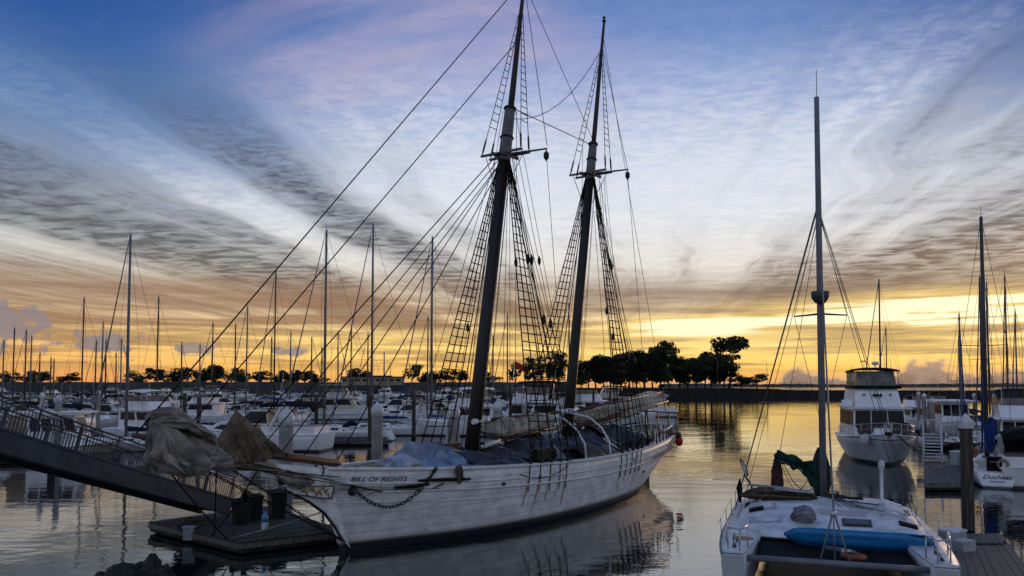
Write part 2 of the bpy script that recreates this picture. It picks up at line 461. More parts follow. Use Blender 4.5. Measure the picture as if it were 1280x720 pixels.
def coast(u, v):
    X = lerp(500, 4200, u)
    ridge = 9 + 5 * fn(X * .004, 1, 0) + 2.2 * fn(X * .05, 2, 0) + 3.0 * max(0, fn(X * .11, 5, 0))
    q = math.sin(math.pi * v)
    return (X, 2600 + 160 * v, -2 + (ridge + 2) * q)
tag(MB().sheet(coast, 700, 6, .5, smooth=False).build('far_coast', earth), kind='structure')

# ---------------------------------------------------------------- trees
leaf = M('foliage', (.045, .06, .025), .8, .3, .25)
bark = M('bark', (.07, .055, .045), .9, .3, 2.0, .5)
def crown_mesh(seed, clumps, n, s):
    """leaf faces spread through overlapping clumps; unit tree: crown about 1 wide"""
    r = random.Random(seed); vs, fs = [], []
    for _ in range(n):
        c, rad = r.choice(clumps)
        while True:
            p = Vector((r.uniform(-1, 1), r.uniform(-1, 1), r.uniform(-1, 1)))
            if .25 < p.length < 1: break
        p = Vector(c) + Vector((p.x * rad[0], p.y * rad[1], p.z * rad[2]))
        if fn(p.x * 7, p.y * 7, p.z * 7 + seed) < -.22: continue
        a = Vector((r.gauss(0, 1), r.gauss(0, 1), r.gauss(0, 1))).normalized(); b = a.orthogonal().normalized()
        q = s * r.uniform(.6, 1.4); o = len(vs)
        vs += [p - a * q, p + b * q * .55, p + a * q, p - b * q * .55]; fs.append((o, o + 1, o + 2, o + 3))
    me = bpy.data.meshes.new('crown'); me.from_pydata([tuple(v) for v in vs], [], fs); me.materials.append(leaf)
    return me
def clumps_round(r, k, w, h, z0):
    out = []
    for i in range(k):
        a = r.uniform(0, 6.28); d = r.uniform(.12, .40) * w
        zz = z0 + r.uniform(.1, .9) * h
        q = r.uniform(.13, .21)
        out.append(((d * math.cos(a), d * math.sin(a), zz), (q, q, q * r.uniform(.55, .8))))
    out.append(((0, 0, z0 + h * .5), (.26, .26, h * .42)))
    return out
def trunk_mb(r, clumps, lean=.03, w=.03):
    mb = MB(); fork = Vector((lean, 0, .34))
    mb.tube([(0, 0, -.03), (lean * .4, .01, .14), fork], [w, w * .75, w * .6], 6)
    for c, rad in r.sample(clumps, min(7, len(clumps))):
        c = Vector(c); m = fork.lerp(c, .55) + Vector((r.uniform(-.03, .03), r.uniform(-.03, .03), -.03))
        mb.tube([fork - Vector((0, 0, r.uniform(0, .12))), m, c], [w * .5, w * .3, w * .1], 5)
    return mb
KINDS = {}
for k, (nc, w, h, z0, n, s) in {'broad': (17, 1.0, .6, .28, 5200, .03), 'tall': (18, .85, .66, .26, 4600, .028), 'sparse': (11, .95, .52, .36, 1700, .03),
                                'pine': (9, .85, .22, .72, 2600, .026), 'low': (13, 1.05, .64, .14, 2200, .038), 'dense': (18, 1.1, .70, .16, 6000, .033)}.items():
    for v in range(2):
        r = random.Random(hash((nc, v)) % 999)
        cl = clumps_round(r, nc, w, h, z0)
        if k == 'pine': cl = [c for c in cl[:-1]] + [((.1, 0, .62), (.22, .2, .06)), ((-.2, .05, .8), (.2, .2, .07))]
        tm = trunk_mb(r, cl, .04 if k != 'pine' else .1, .028)
        me = bpy.data.meshes.new('trunk'); me.from_pydata(tm.v, [], tm.f); me.materials.append(bark)
        KINDS[k, v] = (crown_mesh(v * 13 + nc, cl, n, s), me)
def tree(kind, px, top, base, Y, wpx, label, group, v=0):
    b = at(px, base, Y); H = (base - top) * Y / F; W = wpx * Y / F * 1.4
    o = thing('tree', label, 'tree', b, random.uniform(0, 6), group)
    s = (W / 1.0, W / 1.0, H / .97)
    for nm, me in zip(('crown', 'trunk'), KINDS[kind, v]):
        p = bpy.data.objects.new(nm, me); C.objects.link(p); p.parent = o; p.scale = s
    return o
pen = [(645, 452, 20, 'sparse', 'small sparse tree between the two masts of the white schooner'),
       (668, 444, 28, 'tall', 'leafy tree behind the rope ladder right of the foremast'),
       (698, 438, 34, 'tall', 'full round tree just left of the mainmast foot'),
       (727, 446, 28, 'sparse', 'thin sunlit tree just right of the mainmast'),
       (745, 441, 34, 'broad', 'dark tree right of the mainmast with ragged top'),
       (764, 450, 34, 'dense', 'low bushy tree in the gap at the left of the park grove'),
       (786, 436, 40, 'dense', 'dark tree at the left end of the tall grove'),
       (806, 433, 40, 'dense', 'tall dense tree in the middle of the left grove'),
       (825, 434, 38, 'dense', 'dense tree with trunk showing right of the grove middle'),
       (837, 429, 26, 'pine', 'flat topped pine poking above the dark grove'),
       (849, 441, 30, 'broad', 'dark tree leaning over the gap in the grove'),
       (870, 441, 36, 'broad', 'rounded tree right of the gap in the grove'),
       (890, 436, 36, 'dense', 'dense dark tree left of the tall spreading pine'),
       (911, 424, 46, 'pine', 'tall spreading pine at the right end of the grove'),
       (905, 444, 34, 'broad', 'dark tree under the tall spreading pine'),
       (927, 462, 24, 'low', 'small low tree right of the tall spreading pine'),
       (755, 446, 34, 'broad', 'dark tree wedged behind the low bushy tree at the grove edge'),
       (776, 440, 36, 'dense', 'thick tree second from the left end of the tall grove'),
       (796, 437, 34, 'tall', 'upright tree between the two dense trees of the left grove'),
       (816, 431, 34, 'tall', 'narrow pointed tree at the highest part of the left grove'),
       (859, 444, 32, 'dense', 'low dense tree filling the gap in the middle of the grove'),
       (881, 438, 34, 'broad', 'ragged tree between the rounded tree and the dense dark tree'),
       (735, 449, 30, 'dense', 'low thick tree beside the thin sunlit tree by the mainmast'),
       (947, 465, 24, 'sparse', 'last small rounded tree at the tip of the point')]
for i, (px, top, w, k, lab) in enumerate(pen):
    tree(k, px, top, 486.3, 412 + (i * 7) % 24, w, lab, 'trees on the park point', i % 2)
lefts = [(10, 461, 24), (33, 463, 18), (51, 464, 20), (86, 464, 24), (173, 460, 26), (194, 459, 26), (216, 457, 30), (249, 457, 30), (268, 456, 26), (287, 457, 28),
         (303, 462, 18), (322, 463, 22), (347, 462, 22), (364, 461, 24), (381, 463, 24), (398, 467, 22), (450, 457, 30), (515, 454, 22), (533, 461, 22), (551, 460, 26),
         (575, 463, 24), (612, 464, 22)]
ordw = 'first second third fourth fifth sixth seventh eighth ninth tenth eleventh twelfth thirteenth fourteenth fifteenth sixteenth seventeenth eighteenth nineteenth twentieth twenty-first twenty-second twenty-third twenty-fourth twenty-fifth twenty-sixth twenty-seventh twenty-eighth'.split()
for i, (px, top, w) in enumerate(lefts):
    tree('sparse' if px == 515 else ('low', 'low', 'broad')[i % 3], px, top - 2 - (i * 5) % 5, 484, 545 + (i * 11) % 20, w * (.8 + .3 * ((i * 7) % 5) / 4),
         f'small round dark tree on the far shore, {ordw[i]} from the left of its row', 'trees on the far shore', i % 2)
tan = M('tan_stucco', (.3, .24, .18), .8, .1, .5)
darkroof = M('dark_roof', (.06, .055, .05), .8, .2, .5)
glass = M('dark_glass', (.008, .009, .011), .25, .1, .7)
glass.node_tree.nodes['Principled BSDF'].inputs['Specular IOR Level'].default_value = .22
c = at(466, 478, 505)
o = thing('low_building', 'long low tan building on the far shore behind the masts', 'building', (c.x, c.y, 7.2))
mb = MB(); mb.box((0, 0, 1.6), (38, 8, 5.0)); mb.build('wall', tan, o)
mb = MB(); mb.box((0, 0, 4.3), (39.4, 9.2, .4)); mb.box((6, 0, 4.8), (12, 6, .7)); mb.build('roof', darkroof, o)
for i in range(9):
    mb = MB(); mb.box((-17 + i * 4.2, -4.04, 2.2), (2.4, .12, 1.5)); mb.build('window', glass, o)
steel = M('galvanised_steel', (.2, .2, .21), .5, .2, 2, metal=.6)
lampglass = M('lamp_glass', (.3, .3, .28), .3, .1, 2)
def street_lamp(px, top, base, Y, side, label):
    b = at(px, base, Y); H = (base - top) * Y / F
    o = thing('street_lamp', label, 'street lamp', b, 0, 'street lamps on the shore')
    MB().tube([(0, 0, 0), (0, 0, H * .82), (side * .1, 0, H * .93), (side * .5, 0, H * .99), (side * 1.5, 0, H)], [.16, .12, .1, .08, .07], 6).build('pole', steel, o)
    MB().box((side * 1.9, 0, H - .02), (1.0, .35, .16)).build('lamp_head', lampglass, o)
street_lamp(959, 451, 487, 402, -1, 'curved street lamp standing alone right of the last tree on the point')
street_lamp(897, 447, 487, 402, -1, 'street lamp among the trunks under the tall pine')
street_lamp(488, 452, 478, 430, -1, 'thin street lamp left of the bare tree on the far shore')
street_lamp(349, 453, 478, 430, -1, 'thin street lamp behind the small trees left of the tall masts')
street_lamp(86, 453, 478, 430, 1, 'thin street lamp over the lone round tree at far left')
street_lamp(574, 458, 478, 430, -1, 'thin street lamp above the far trees left of the foremast')

# ---------------------------------------------------------------- boats in general
white = (.74, .75, .77)
gel = M('white_gelcoat', white, .38, .08, .8)
cream = M('cream_gelcoat', (.52, .49, .44), .45, .1, .8)
grey = M('grey_deck', (.34, .35, .37), .7, .15, 1.5)
alu = M('aluminium_spar', (.15, .155, .175), .5, .15, 1.2)
alud = M('dark_spar', (.05, .05, .055), .5, .15, 1.2)
wire = M('rigging_wire', (.06, .06, .065), .6, .1, 2)
ropem = M('rope', (.10, .09, .075), .9, .25, 6)
paler = M('pale_rope', (.3, .27, .22), .9, .2, 6)
chrome = M('polished_steel', (.42, .43, .45), .3, .1, 2, metal=.8)
teak = M('weathered_teak', (.16, .1, .06), .7, .25, 3, .2, stretch=(.4, 4, 4))
black = M('black_canvas', (.008, .009, .011), .85, .2, 2, .2)
blue = M('blue_canvas', (.014, .045, .19), .8, .22, 2, .3)
navy = M('navy_canvas', (.012, .02, .06), .85, .2, 2, .3)
tanc = M('tan_canvas', (.3, .24, .17), .85, .2, 2, .3)
greyc = M('grey_canvas', (.16, .16, .17), .85, .2, 2, .3)
vinyl = M('clear_vinyl', (.16, .14, .12), .2, .3, .9)
orange = M('orange_foam', (.5, .11, .025), .6, .2, 3)
rubber = M('white_fender', (.5, .5, .48), .55, .15, 4)
H_white = hull_paint('white_hull', white, (.02, .025, .05), .12)
H_stripe = hull_paint('white_hull_blue_stripe', white, (.02, .02, .025), .1, (.02, .05, .2), (.62, .70))
H_dark = hull_paint('dark_hull', (.02, .024, .035), (.06, .012, .01), .1, (.4, .4, .4), (.13, .2))
H_cream = hull_paint('cream_hull', (.5, .46, .4), (.05, .015, .012), .12, (.1, .05, .03), (.72, .82))
CANVAS = {'blue': blue, 'navy': navy, 'black': black, 'tan': tanc, 'grey': greyc}

class Hull:
    def __init__(s, L, B, fb, transom=.8, rake=.9, flare=.78, sr=.25, fine=2.3, peak=.42, bowr=.03):
        s.L, s.B, s.fb, s.tr, s.rake, s.flare, s.sr, s.fine, s.peak, s.bowr = L, B, fb, transom, rake, flare, sr, fine, peak, bowr
    def half(s, u):
        if u < s.peak: return s.B / 2 * (s.tr + (1 - s.tr) * math.sin(math.pi / 2 * u / s.peak))
        return max(s.bowr, s.B / 2 * (1 - ((u - s.peak) / (1 - s.peak)) ** s.fine))
    def z(s, u):
        a, m, b = s.fb
        return lerp(a, m, u / .4) if u < .4 and False else a * (1 - u) * (1 - 2 * u) + 4 * m * u * (1 - u) + b * u * (2 * u - 1)
    def x(s, u): return -s.L / 2 + s.L * u
    def u(s, x): return (x + s.L / 2) / s.L
    def ring(s, u):
        hw, zs, x = s.half(u), s.z(u), s.x(u); pts = []
        for q in (0, .3, .6, .85, 1.0, 1.25):
            w = 1 - (1 - s.flare) * min(1, q) ** 1.4
            w *= 1 - .5 * min(1, q) * max(0, (u - .6) / .4)
            if q > 1: w *= .7
            xx = x - s.rake * q * max(0, (u - .55) / .45) ** 2 + s.sr * q * max(0, 1 - u / .25) ** 2
            pts.append((xx, hw * w, zs * (1 - q) if q <= 1 else -.45))
        return [(a, b, c) for a, b, c in pts] + [(a, -b, c) for a, b, c in pts[::-1]]
    def parts(s, root, paint, deckm=gel, rail=True, railm=None):
        n = 20
        MB().loft([s.ring(i / n) for i in range(n + 1)]).build('hull', paint, root)
        def dk(u, v):
            u = .015 + u * .965
            w = s.half(u) * .96 * (v * 2 - 1)
            return (s.x(u), w, s.z(u) + .035 + .03 * (1 - (v * 2 - 1) ** 2))
        MB().sheet(dk, 16, 4, .03).build('deck', deckm, root)
        mb = MB()
        for sd in (1, -1): mb.tube([(s.x(i / n), sd * (s.half(i / n) + .01), s.z(i / n)) for i in range(n + 1)], .045, 5)
        mb.build('rub_rail', railm or gel, root)
def house(mb, b, tp, z0, z1):
    """a cabin from footprint b to roof tp, each (x_rear, x_front, half_rear, half_front); returns its four wall quads"""
    B = [Vector((b[0], -b[2], z0)), Vector((b[1], -b[3], z0)), Vector((b[1], b[3], z0)), Vector((b[0], b[2], z0))]
    T = [Vector((tp[0], -tp[2], z1)), Vector((tp[1], -tp[3], z1)), Vector((tp[1], tp[3], z1)), Vector((tp[0], tp[2], z1))]
    mb.add(B + T, [(3, 2, 1, 0), (4, 5, 6, 7), (0, 1, 5, 4), (1, 2, 6, 5), (2, 3, 7, 6), (3, 0, 4, 7)])
    return {'star': (B[0], B[1], T[1], T[0]), 'front': (B[1], B[2], T[2], T[1]), 'port': (B[2], B[3], T[3], T[2]), 'rear': (B[3], B[0], T[0], T[3])}
def hoops(h, u0, u1, n, ht, mb, ends=True, inset=.06, rail2=True):
    """stanchions and lifelines along both sides"""
    for sd in (1, -1):
        P = [Vector((h.x(lerp(u0, u1, i / n)), sd * (h.half(lerp(u0, u1, i / n)) - inset), h.z(lerp(u0, u1, i / n)))) for i in range(n + 1)]
        for p in P: mb.tube([p, p + Vector((0, 0, ht))], .014, 5)
        mb.tube([p + Vector((0, 0, ht)) for p in P], .012, 4)
        if rail2: mb.tube([p + Vector((0, 0, ht * .5)) for p in P], .008, 4)
def fender(root, p, r=.14, L=.55):
    MB().lathe([(.02, L / 2 + .1), (r * .5, L / 2), (r, L / 3), (r, -L / 3), (r * .5, -L / 2), (.02, -L / 2)], p, 9).build('fender', rubber, root)

def sailboat(label, mast_px, top, Y, head=170, L=11.0, hull=None, cover='blue', spread=1, mastm=None, mr=.11, group='sailing boats in the marina', furl=True,
             dodger=None, boom_up=1.0, detail=1, mx=.08, name='sailboat', py=None):
    """a sloop whose mast stands at column mast_px"""
    B = L * .3
    g = on(mast_px, 481 + 6.5 / Y * 1000, 0) if py is None else on(mast_px, py, 0)
    a = R(head); off = L * mx
    loc = (g.x - math.cos(a) * off, g.y - math.sin(a) * off, 0)
    o = thing(name, label, 'sailboat', loc, a, group)
    h = Hull(L, B, (L * .085, L * .078, L * .115), .62, L * .1, .72, -L * .05, 2.0, .42)
    h.parts(o, hull or H_white)
    zd = h.z(.5)
    mb = MB()
    w = house(mb, (-L * .12, L * .24, B * .30, B * .2), (-L * .11, L * .2, B * .26, B * .15), zd - .05, zd + L * .045)
    cb = mb.build('cabin', gel, o)
    if detail:
        for sd in ('star', 'port'):
            for k in range(3):
                mb = MB(); panel(mb, w[sd], .1 + k * .29, .3 + k * .29, .35, .75, .02); mb.build('window', glass, cb)
        mb = MB(); mb.box((L * .1, 0, zd + L * .05), (.6, .6, .07)); mb.build('hatch', greyc, cb)
        mb = MB()                                   # cockpit coaming and seats
        for sd in (1, -1): mb.box((-L * .27, sd * B * .27, zd + .14), (L * .26, .14, .3))
        mb.box((-L * .13, 0, zd + .14), (.12, B * .5, .34)); mb.build('cockpit_coaming', gel, o)
        mb = MB(); mb.torus((-L * .34, 0, zd + .55), .4, .025, (1, 0, 0), 16, 5); mb.bar((-L * .34, 0, zd), (-L * .34, 0, zd + .6), .14, .14); mb.build('steering_wheel', chrome, o)
        mb = MB(); hoops(h, .08, .9, 7, .6, mb)
        for u, e in ((.94, 1), (.03, 0)):          # pulpit and pushpit
            hw, zz = h.half(u) * .85, h.z(u); xx = h.x(u)
            tip = h.x(1) - .1 if e else xx - .1
            mb.tube([(h.x(.9) if e else h.x(.1), hw + .15, zz + .55), (xx, hw, zz + .62), (tip, .12, zz + .66), (tip, -.12, zz + .66), (xx, -hw, zz + .62), (h.x(.9) if e else h.x(.1), -hw - .15, zz + .55)], .018, 5)
            for sd in (1, -1): mb.tube([(xx, sd * hw, zz - .02), (xx, sd * hw, zz + .62)], .016, 5)
        mb.build('guard_rail', chrome, o)
    H = 6.5 + (481 - top) * (Y + .0) / F
    mxx = off
    mm = mastm or alu
    ms = MB(); ms.tube([(mxx, 0, zd), (mxx - .02, 0, H * .6), (mxx - .06, 0, H)], [mr, mr * .95, mr * .7], 7)
    mast = ms.build('mast', mm, o)
    for k in range(spread):
        zz = H * ((.5,), (.36, .66))[spread > 1][k]
        MB().tube([(mxx - .15, B * .42, zz + .06), (mxx, 0, zz), (mxx - .15, -B * .42, zz + .06)], [.02, .035, .02], 5).build('spreader', mm, mast)
    mb = MB(); mb.tube([(mxx, 0, H), (mxx, 0, H + .8)], .012, 4); mb.tube([(mxx - .3, 0, H + .12), (mxx + .35, 0, H + .12)], .015, 4); mb.build('wind_vane', wire, mast)
    zb = zd + L * .045 + .55 * boom_up
    bl = L * .38
    MB().tube([(mxx - .1, 0, zb), (mxx - bl, 0, zb + .08)], [.07, .06], 6).build('boom', mm, o)
    if cover:
        rings = []
        for i in range(15):
            q = i / 14; rr = (.24 - .12 * q) * (1 + .16 * math.sin(i * 2.3 + L)) if 0 < i < 14 else .05
            rings.append([(mxx - .06 - q * (bl - .15), rr * .75 * math.cos(k * math.pi / 4), zb + .16 + .1 * (1 - q) + rr * 1.1 * math.sin(k * math.pi / 4)) for k in range(8)])
        rings.insert(0, [(mxx + .12, .14 * math.cos(k * math.pi / 4), zb + .75 + .5 * math.sin(k * math.pi / 4)) for k in range(8)])
        MB().loft(rings).build('sail_cover', CANVAS[cover], o)
    mb = MB()
    for sd in (1, -1):
        uu = h.u(mxx - .2); ch = (mxx - .2, sd * (h.half(uu) - .08), h.z(uu))
        zz = H * .66 if spread > 1 else H * .5
        mb.tube([ch, (mxx - .15, sd * B * .42, zz + .06), (mxx, 0, H - .1)], .017, 4)
        mb.tube([(mxx + .25, sd * (h.half(uu) - .1), h.z(uu)), (mxx, 0, H * .5)], .014, 4)
    mb.tube([(h.x(.02), 0, h.z(0)), (mxx, 0, H)], .02, 4)
    mb.build('shroud', wire, o)
    st = [(h.x(.985), 0, h.z(1)), (mxx, 0, H - .15)]
    a0, a1 = Vector(st[0]), Vector(st[1])
    if furl: MB().tube([a0.lerp(a1, q) for q in (0, .03, .1, .5, .93, 1)], [.02, .06, .085, .07, .05, .02], 6).build('furled_jib', CANVAS[cover or 'grey'] if cover == 'blue' and detail else greyc, o)
    else: MB().tube(st, .018, 4).build('forestay', wire, o)
    if dodger:
        def dg(u, v):
            an = math.pi * v
            return (-L * .12 - u * .9 + .1, B * .3 * math.cos(an), zd + L * .04 + (.3 + .55 * math.sin(u * 1.6)) * math.sin(an) ** .6)
        MB().sheet(dg, 5, 10, .02).build('dodger', CANVAS[dodger], o)
    return o, h

def motorboat(kind, label, px, py, head, L, B, hull=None, canopy='black', group='motor boats in the marina', detail=1, housem=None, k=1.25):
    g = on(px, py, 0)
    nm = {'express': 'motor_cruiser', 'fly': 'motor_yacht', 'trawler': 'trawler_boat'}[kind]
    o = thing(nm, label, {'express': 'motor cruiser', 'fly': 'motor yacht', 'trawler': 'trawler'}[kind], (g.x, g.y, 0), R(head), group)
    o.scale = (k, k, k * 1.12)
    hm = housem or gel
    h = Hull(L, B, (L * .095, L * .1, L * .15), .9, L * .14, .8, .1, 2.6, .4)
    h.parts(o, hull or H_white, hm)
    zd = h.z(.5); w2 = B / 2
    if kind == 'express':
        mb = MB(); w = house(mb, (-L * .05, L * .33, w2 * .8, w2 * .34), (-L * .03, L * .2, w2 * .66, w2 * .4), zd - .05, zd + L * .062)
        ca = mb.build('cabin', hm, o)
        for sd in ('star', 'port'):
            mb = MB(); panel(mb, w[sd], .12, .72, .3, .75, .02, .05); mb.build('window', glass, ca)
        zc = zd + L * .06
        mb = MB(); w = house(mb, (-L * .16, L * .07, w2 * .82, w2 * .62), (-L * .14, -L * .02, w2 * .7, w2 * .5), zc - .1, zc + L * .065)
        ws = mb.build('windscreen', glass, o)
        mb = MB()
        for q in ('star', 'port', 'front'):
            p = w[q]
            for i, j in ((0, 1), (1, 2), (2, 3), (3, 0)): mb.bar(p[i], p[j], .07, .07)
            if q == 'front': mb.bar((p[0] + p[1]) / 2, (p[2] + p[3]) / 2, .06, .06)
        mb.build('frame', hm, ws)
        mb = MB()                                        # cockpit sides and transom
        for sd in (1, -1): mb.box((-L * .29, sd * w2 * .84, zd + .22), (L * .34, .12, .55))
        mb.box((-L * .455, 0, zd + .2), (.12, B * .8, .5)); mb.build('cockpit', hm, o)
        mb = MB()
        for xx in (-L * .24,):                           # radar arch
            za = zc + L * .1
            pts = [(xx + L * .07, w2 * .86, zd + .3), (xx, w2 * .8, za - .25), (xx - .1, w2 * .66, za), (xx - .1, -w2 * .66, za), (xx, -w2 * .8, za - .25), (xx + L * .07, -w2 * .86, zd + .3)]
            for p, q in zip(pts, pts[1:]): mb.bar(p, q, .45, .16)
        ar = mb.build('radar_arch', hm, o)
        if detail:
            mb = MB(); mb.lathe([(.05, 0), (.28, .05), (.3, .16), (.2, .24), (.02, .26)], (-L * .25, 0, za + .05), 12); mb.build('radar_dome', hm, ar)
        if canopy:
            def cn(u, v):
                return (lerp(-L * .46, -L * .1, u), (v * 2 - 1) * w2 * .84, za + .12 + .12 * math.sin(math.pi * u) - .3 * abs(v * 2 - 1) ** 3 - (.35 if u < .08 else 0) + .03 * fn(u * 7, v * 5, L))
            cp = MB().sheet(cn, 12, 10, .03).build('canopy', CANVAS[canopy], o)
            for xx in (-L * .42, -L * .28): MB().tube([(xx, w2 * .8, zd + .3), (xx + .1, w2 * .8, za - .15), (xx + .1, w2 * .5, za + .02), (xx + .1, -w2 * .5, za + .02), (xx + .1, -w2 * .8, za - .15), (xx, -w2 * .8, zd + .3)], .022, 5).build('canopy_hoop', chrome, cp)
    else:
        fly = kind == 'fly'
        zh = zd + (L * .14 if fly else 2.0)
        mb = MB(); w = house(mb, (-L * .3, L * .2, w2 * .8, w2 * .6), (-L * .3, L * .1, w2 * .76, w2 * .56), zd - .05, zh)
        ho = mb.build('house', hm, o)
        nwin = 2 if fly else 4
        for sd in ('star', 'port'):
            for q_ in range(nwin):
                mb = MB(); panel(mb, w[sd], .06 + q_ * .9 / nwin, .06 + (q_ + .86) * .9 / nwin, .5, .9, .02); mb.build('window', glass, ho)
        for k in range(3):
            mb = MB(); panel(mb, w['front'], .05 + k * .31, .33 + k * .31, .42, .9, .02); mb.build('windscreen_pane', glass, ho)
        mb = MB(); w3 = house(mb, (L * .12, L * .4, w2 * .62, w2 * .2), (L * .12, L * .3, w2 * .5, w2 * .2), zd - .05, zd + L * .05); mb.build('trunk_cabin', hm, o)
        mb = MB()
        mb.box((-L * .12, 0, zh + .06), (L * .52, B * .86, .14)); rf = mb.build('roof', hm, ho)
        if fly:
            mb = MB(); zf = zh + .12
            fw = house(mb, (-L * .18, L * .1, w2 * .76, w2 * .6), (-L * .2, L * .05, w2 * .8, w2 * .62), zf, zf + L * .06); fb_ = mb.build('flybridge', hm, o)
            mb = MB()
            for q in ('front', 'star', 'port'):
                p = [v.copy() for v in fw[q]]; up = Vector((-.25, 0, L * .04))
                quad = (p[3], p[2], p[2] + up, p[3] + up); panel(mb, quad, .03, .97, 0.05, 1, .02)
            mb.build('windscreen', vinyl, fb_)
            zt = zf + L * .06 + L * .085
            if canopy:
                def cn(u, v): return (lerp(-L * .3, L * .04, u), (v * 2 - 1) * w2 * .8, zt + .1 * math.sin(math.pi * u) - .16 * abs(v * 2 - 1) ** 3)
                cp = MB().sheet(cn, 8, 8, .05).build('canopy', CANVAS.get(canopy, gel) if canopy != 'white' else gel, o)
                for xx in (-L * .24, 0): MB().tube([(xx, w2 * .74, zf), (xx, w2 * .74, zt - .1), (xx, w2 * .5, zt - .02), (xx, -w2 * .5, zt - .02), (xx, -w2 * .74, zt - .1), (xx, -w2 * .74, zf)], .03, 5).build('canopy_hoop', chrome, cp)
        else:                                             # canvas curtains aft and a wheelhouse overhang
            mb = MB()
            for sd in (1, -1):
                def cu(u, v, sd=sd): return (lerp(-L * .46, -L * .3, u), sd * (w2 * .82 + .03 * math.sin(u * 22)), lerp(zd + .3, zh - .05, v))
                mb.sheet(cu, 14, 3, .02)
            def cr(u, v): return (-L * .46 + .03 * math.sin(u * 25), lerp(-w2 * .8, w2 * .8, u), lerp(zd + .3, zh - .05, v))
            mb.sheet(cr, 14, 3, .02); mb.build('curtain', CANVAS.get(canopy, tanc), o)
            mb = MB(); mb.box((-L * .14, 0, zh + .16), (L * .7, B * .9, .09)); mb.build('canopy', hm, o)
    if detail:
        mb = MB(); hoops(h, .5, .97, 6, .6, mb, rail2=False)
        mb.tube([(h.x(.97), h.half(.97) - .06, h.z(.97) + .6), (h.x(1) - .05, 0, h.z(1) + .62), (h.x(.97), -h.half(.97) + .06, h.z(.97) + .6)], .016, 5)
        mb.build('guard_rail', chrome, o)
        mb = MB(); ztop = zd + L * .22
        mb.tube([(-L * .2, w2 * .7, zd + .5), (-L * .26, w2 * .74, ztop + L * .16)], [.025, .008], 5); mb.build('antenna', gel, o)
        fender(o, (-L * .12, -w2 - .08, zd - .55)); fender(o, (L * .1, -h.half(.6) - .1, zd - .5))
    return o, h

# ---------------------------------------------------------------- the white schooner
SH = thing('schooner', 'white two-masted wooden schooner with dark raked masts, rope ladders and tarpaulin covered deck', 'schooner', (-6.5, 31.5, 0), math.atan2(.827, .563))
p_hull = hull_paint('schooner_hull', (.80, .80, .79), (.008, .009, .014), .30, (.03, .035, .06), (.30, .37), .42, planks=.36, dirt=.2)
p_white = M('old_white_paint', (.68, .68, .67), .5, .14, 2.0, .15)
p_wgrey = M('weathered_grey_paint', (.14, .14, .145), .6, .2, 2.5, .2)
p_mast = M('dark_mast_wood', (.018, .011, .008), .5, .25, 1.2, .2, stretch=(6, 6, .5))
p_spar = M('varnished_spar', (.12, .036, .014), .42, .25, 1.5, .15, stretch=(1, 6, 6))
p_deck = M('schooner_deck', (.2, .16, .11), .8, .2, 2)
p_sail = M('furled_canvas', (.44, .40, .34), .9, .2, 1.5, .5, bscale=7)
p_bagg = M('grey_sail_canvas', (.27, .245, .21), .9, .28, 1.2, .5, bscale=6)
p_bagb = M('brown_sail_canvas', (.15, .11, .08), .9, .3, 1.5, .5, bscale=6)
p_tarp = M('grey_tarpaulin', (.034, .036, .042), .3, .3, 1.0, .3, bscale=3.5)
p_blue = M('blue_tarpaulin', (.20, .27, .37), .38, .28, 1.2, .5, bscale=5)
p_tar = M('tarred_rope', (.018, .015, .013), .85, .2, 5)
p_iron = M('black_iron', (.02, .02, .022), .6, .2, 4)
p_gold = M('gilding', (.42, .22, .03), .4, .2, 6, metal=.3)
p_streak = M('rust_stain', (.34, .23, .14), .7, .3, 5, col2=(.2, .1, .05))
p_rust = M('rusty_iron', (.09, .04, .02), .9, .35, 8)

def cr(tab, u):                                   # smooth table lookup
    n = len(tab)
    for i in range(n - 1):
        if u <= tab[i + 1][0] or i == n - 2:
            (a, b), (c, d) = tab[i], tab[i + 1]
            m0 = (d - tab[i - 1][1]) / (c - tab[i - 1][0]) if i > 0 else (d - b) / (c - a)
            m1 = (tab[i + 2][1] - b) / (tab[i + 2][0] - a) if i + 2 < n else (d - b) / (c - a)
            q = min(1, max(0, (u - a) / (c - a))); hh = c - a
            return (2 * q**3 - 3 * q**2 + 1) * b + (q**3 - 2 * q**2 + q) * hh * m0 + (-2 * q**3 + 3 * q**2) * d + (q**3 - q**2) * hh * m1
DK = [(-1.2, .06), (0, .8), (2, 1.75), (5, 2.7), (9, 3.25), (13, 3.4), (17, 3.3), (21, 2.95), (25, 2.3), (29.6, 1.25)]
WL = [(0, .05), (2, .85), (5, 2.05), (9, 2.9), (13, 3.12), (17, 2.95), (21, 2.3), (24, 1.3), (26, .5), (27, .05)]
RZ = [(-1.2, 3.3), (3, 3.06), (7, 2.88), (14, 2.68), (20, 2.72), (25, 2.83), (29.6, 2.98)]
def hull_pt(u, q):                                # q 0 rail, 1 waterline
    s = lerp(-1.2 + 30.8 * u, 27 * u, q)
    a, b = cr(DK, -1.2 + 30.8 * u), cr(WL, 27 * u)
    return s, lerp(a, b, q ** 1.55), cr(RZ, -1.2 + 30.8 * u) * (1 - q)
def half_at(s, z):
    zs = cr(RZ, s); q = min(1, max(0, 1 - z / zs))
    u = (s + 1.2 * (1 - q)) / (30.8 * (1 - q) + 27 * q)
    return hull_pt(min(1, max(0, u)), q)[1]
def rail_z(s): return cr(RZ, s)
def port(s, z, out=0.0): return Vector((s, -half_at(s, z) - out, z))
def stbd(s, z, out=0.0): return Vector((s, half_at(s, z) + out, z))
def side(sd, s, z, out=0.0): return port(s, z, out) if sd < 0 else stbd(s, z, out)
NS = 48
rings = []
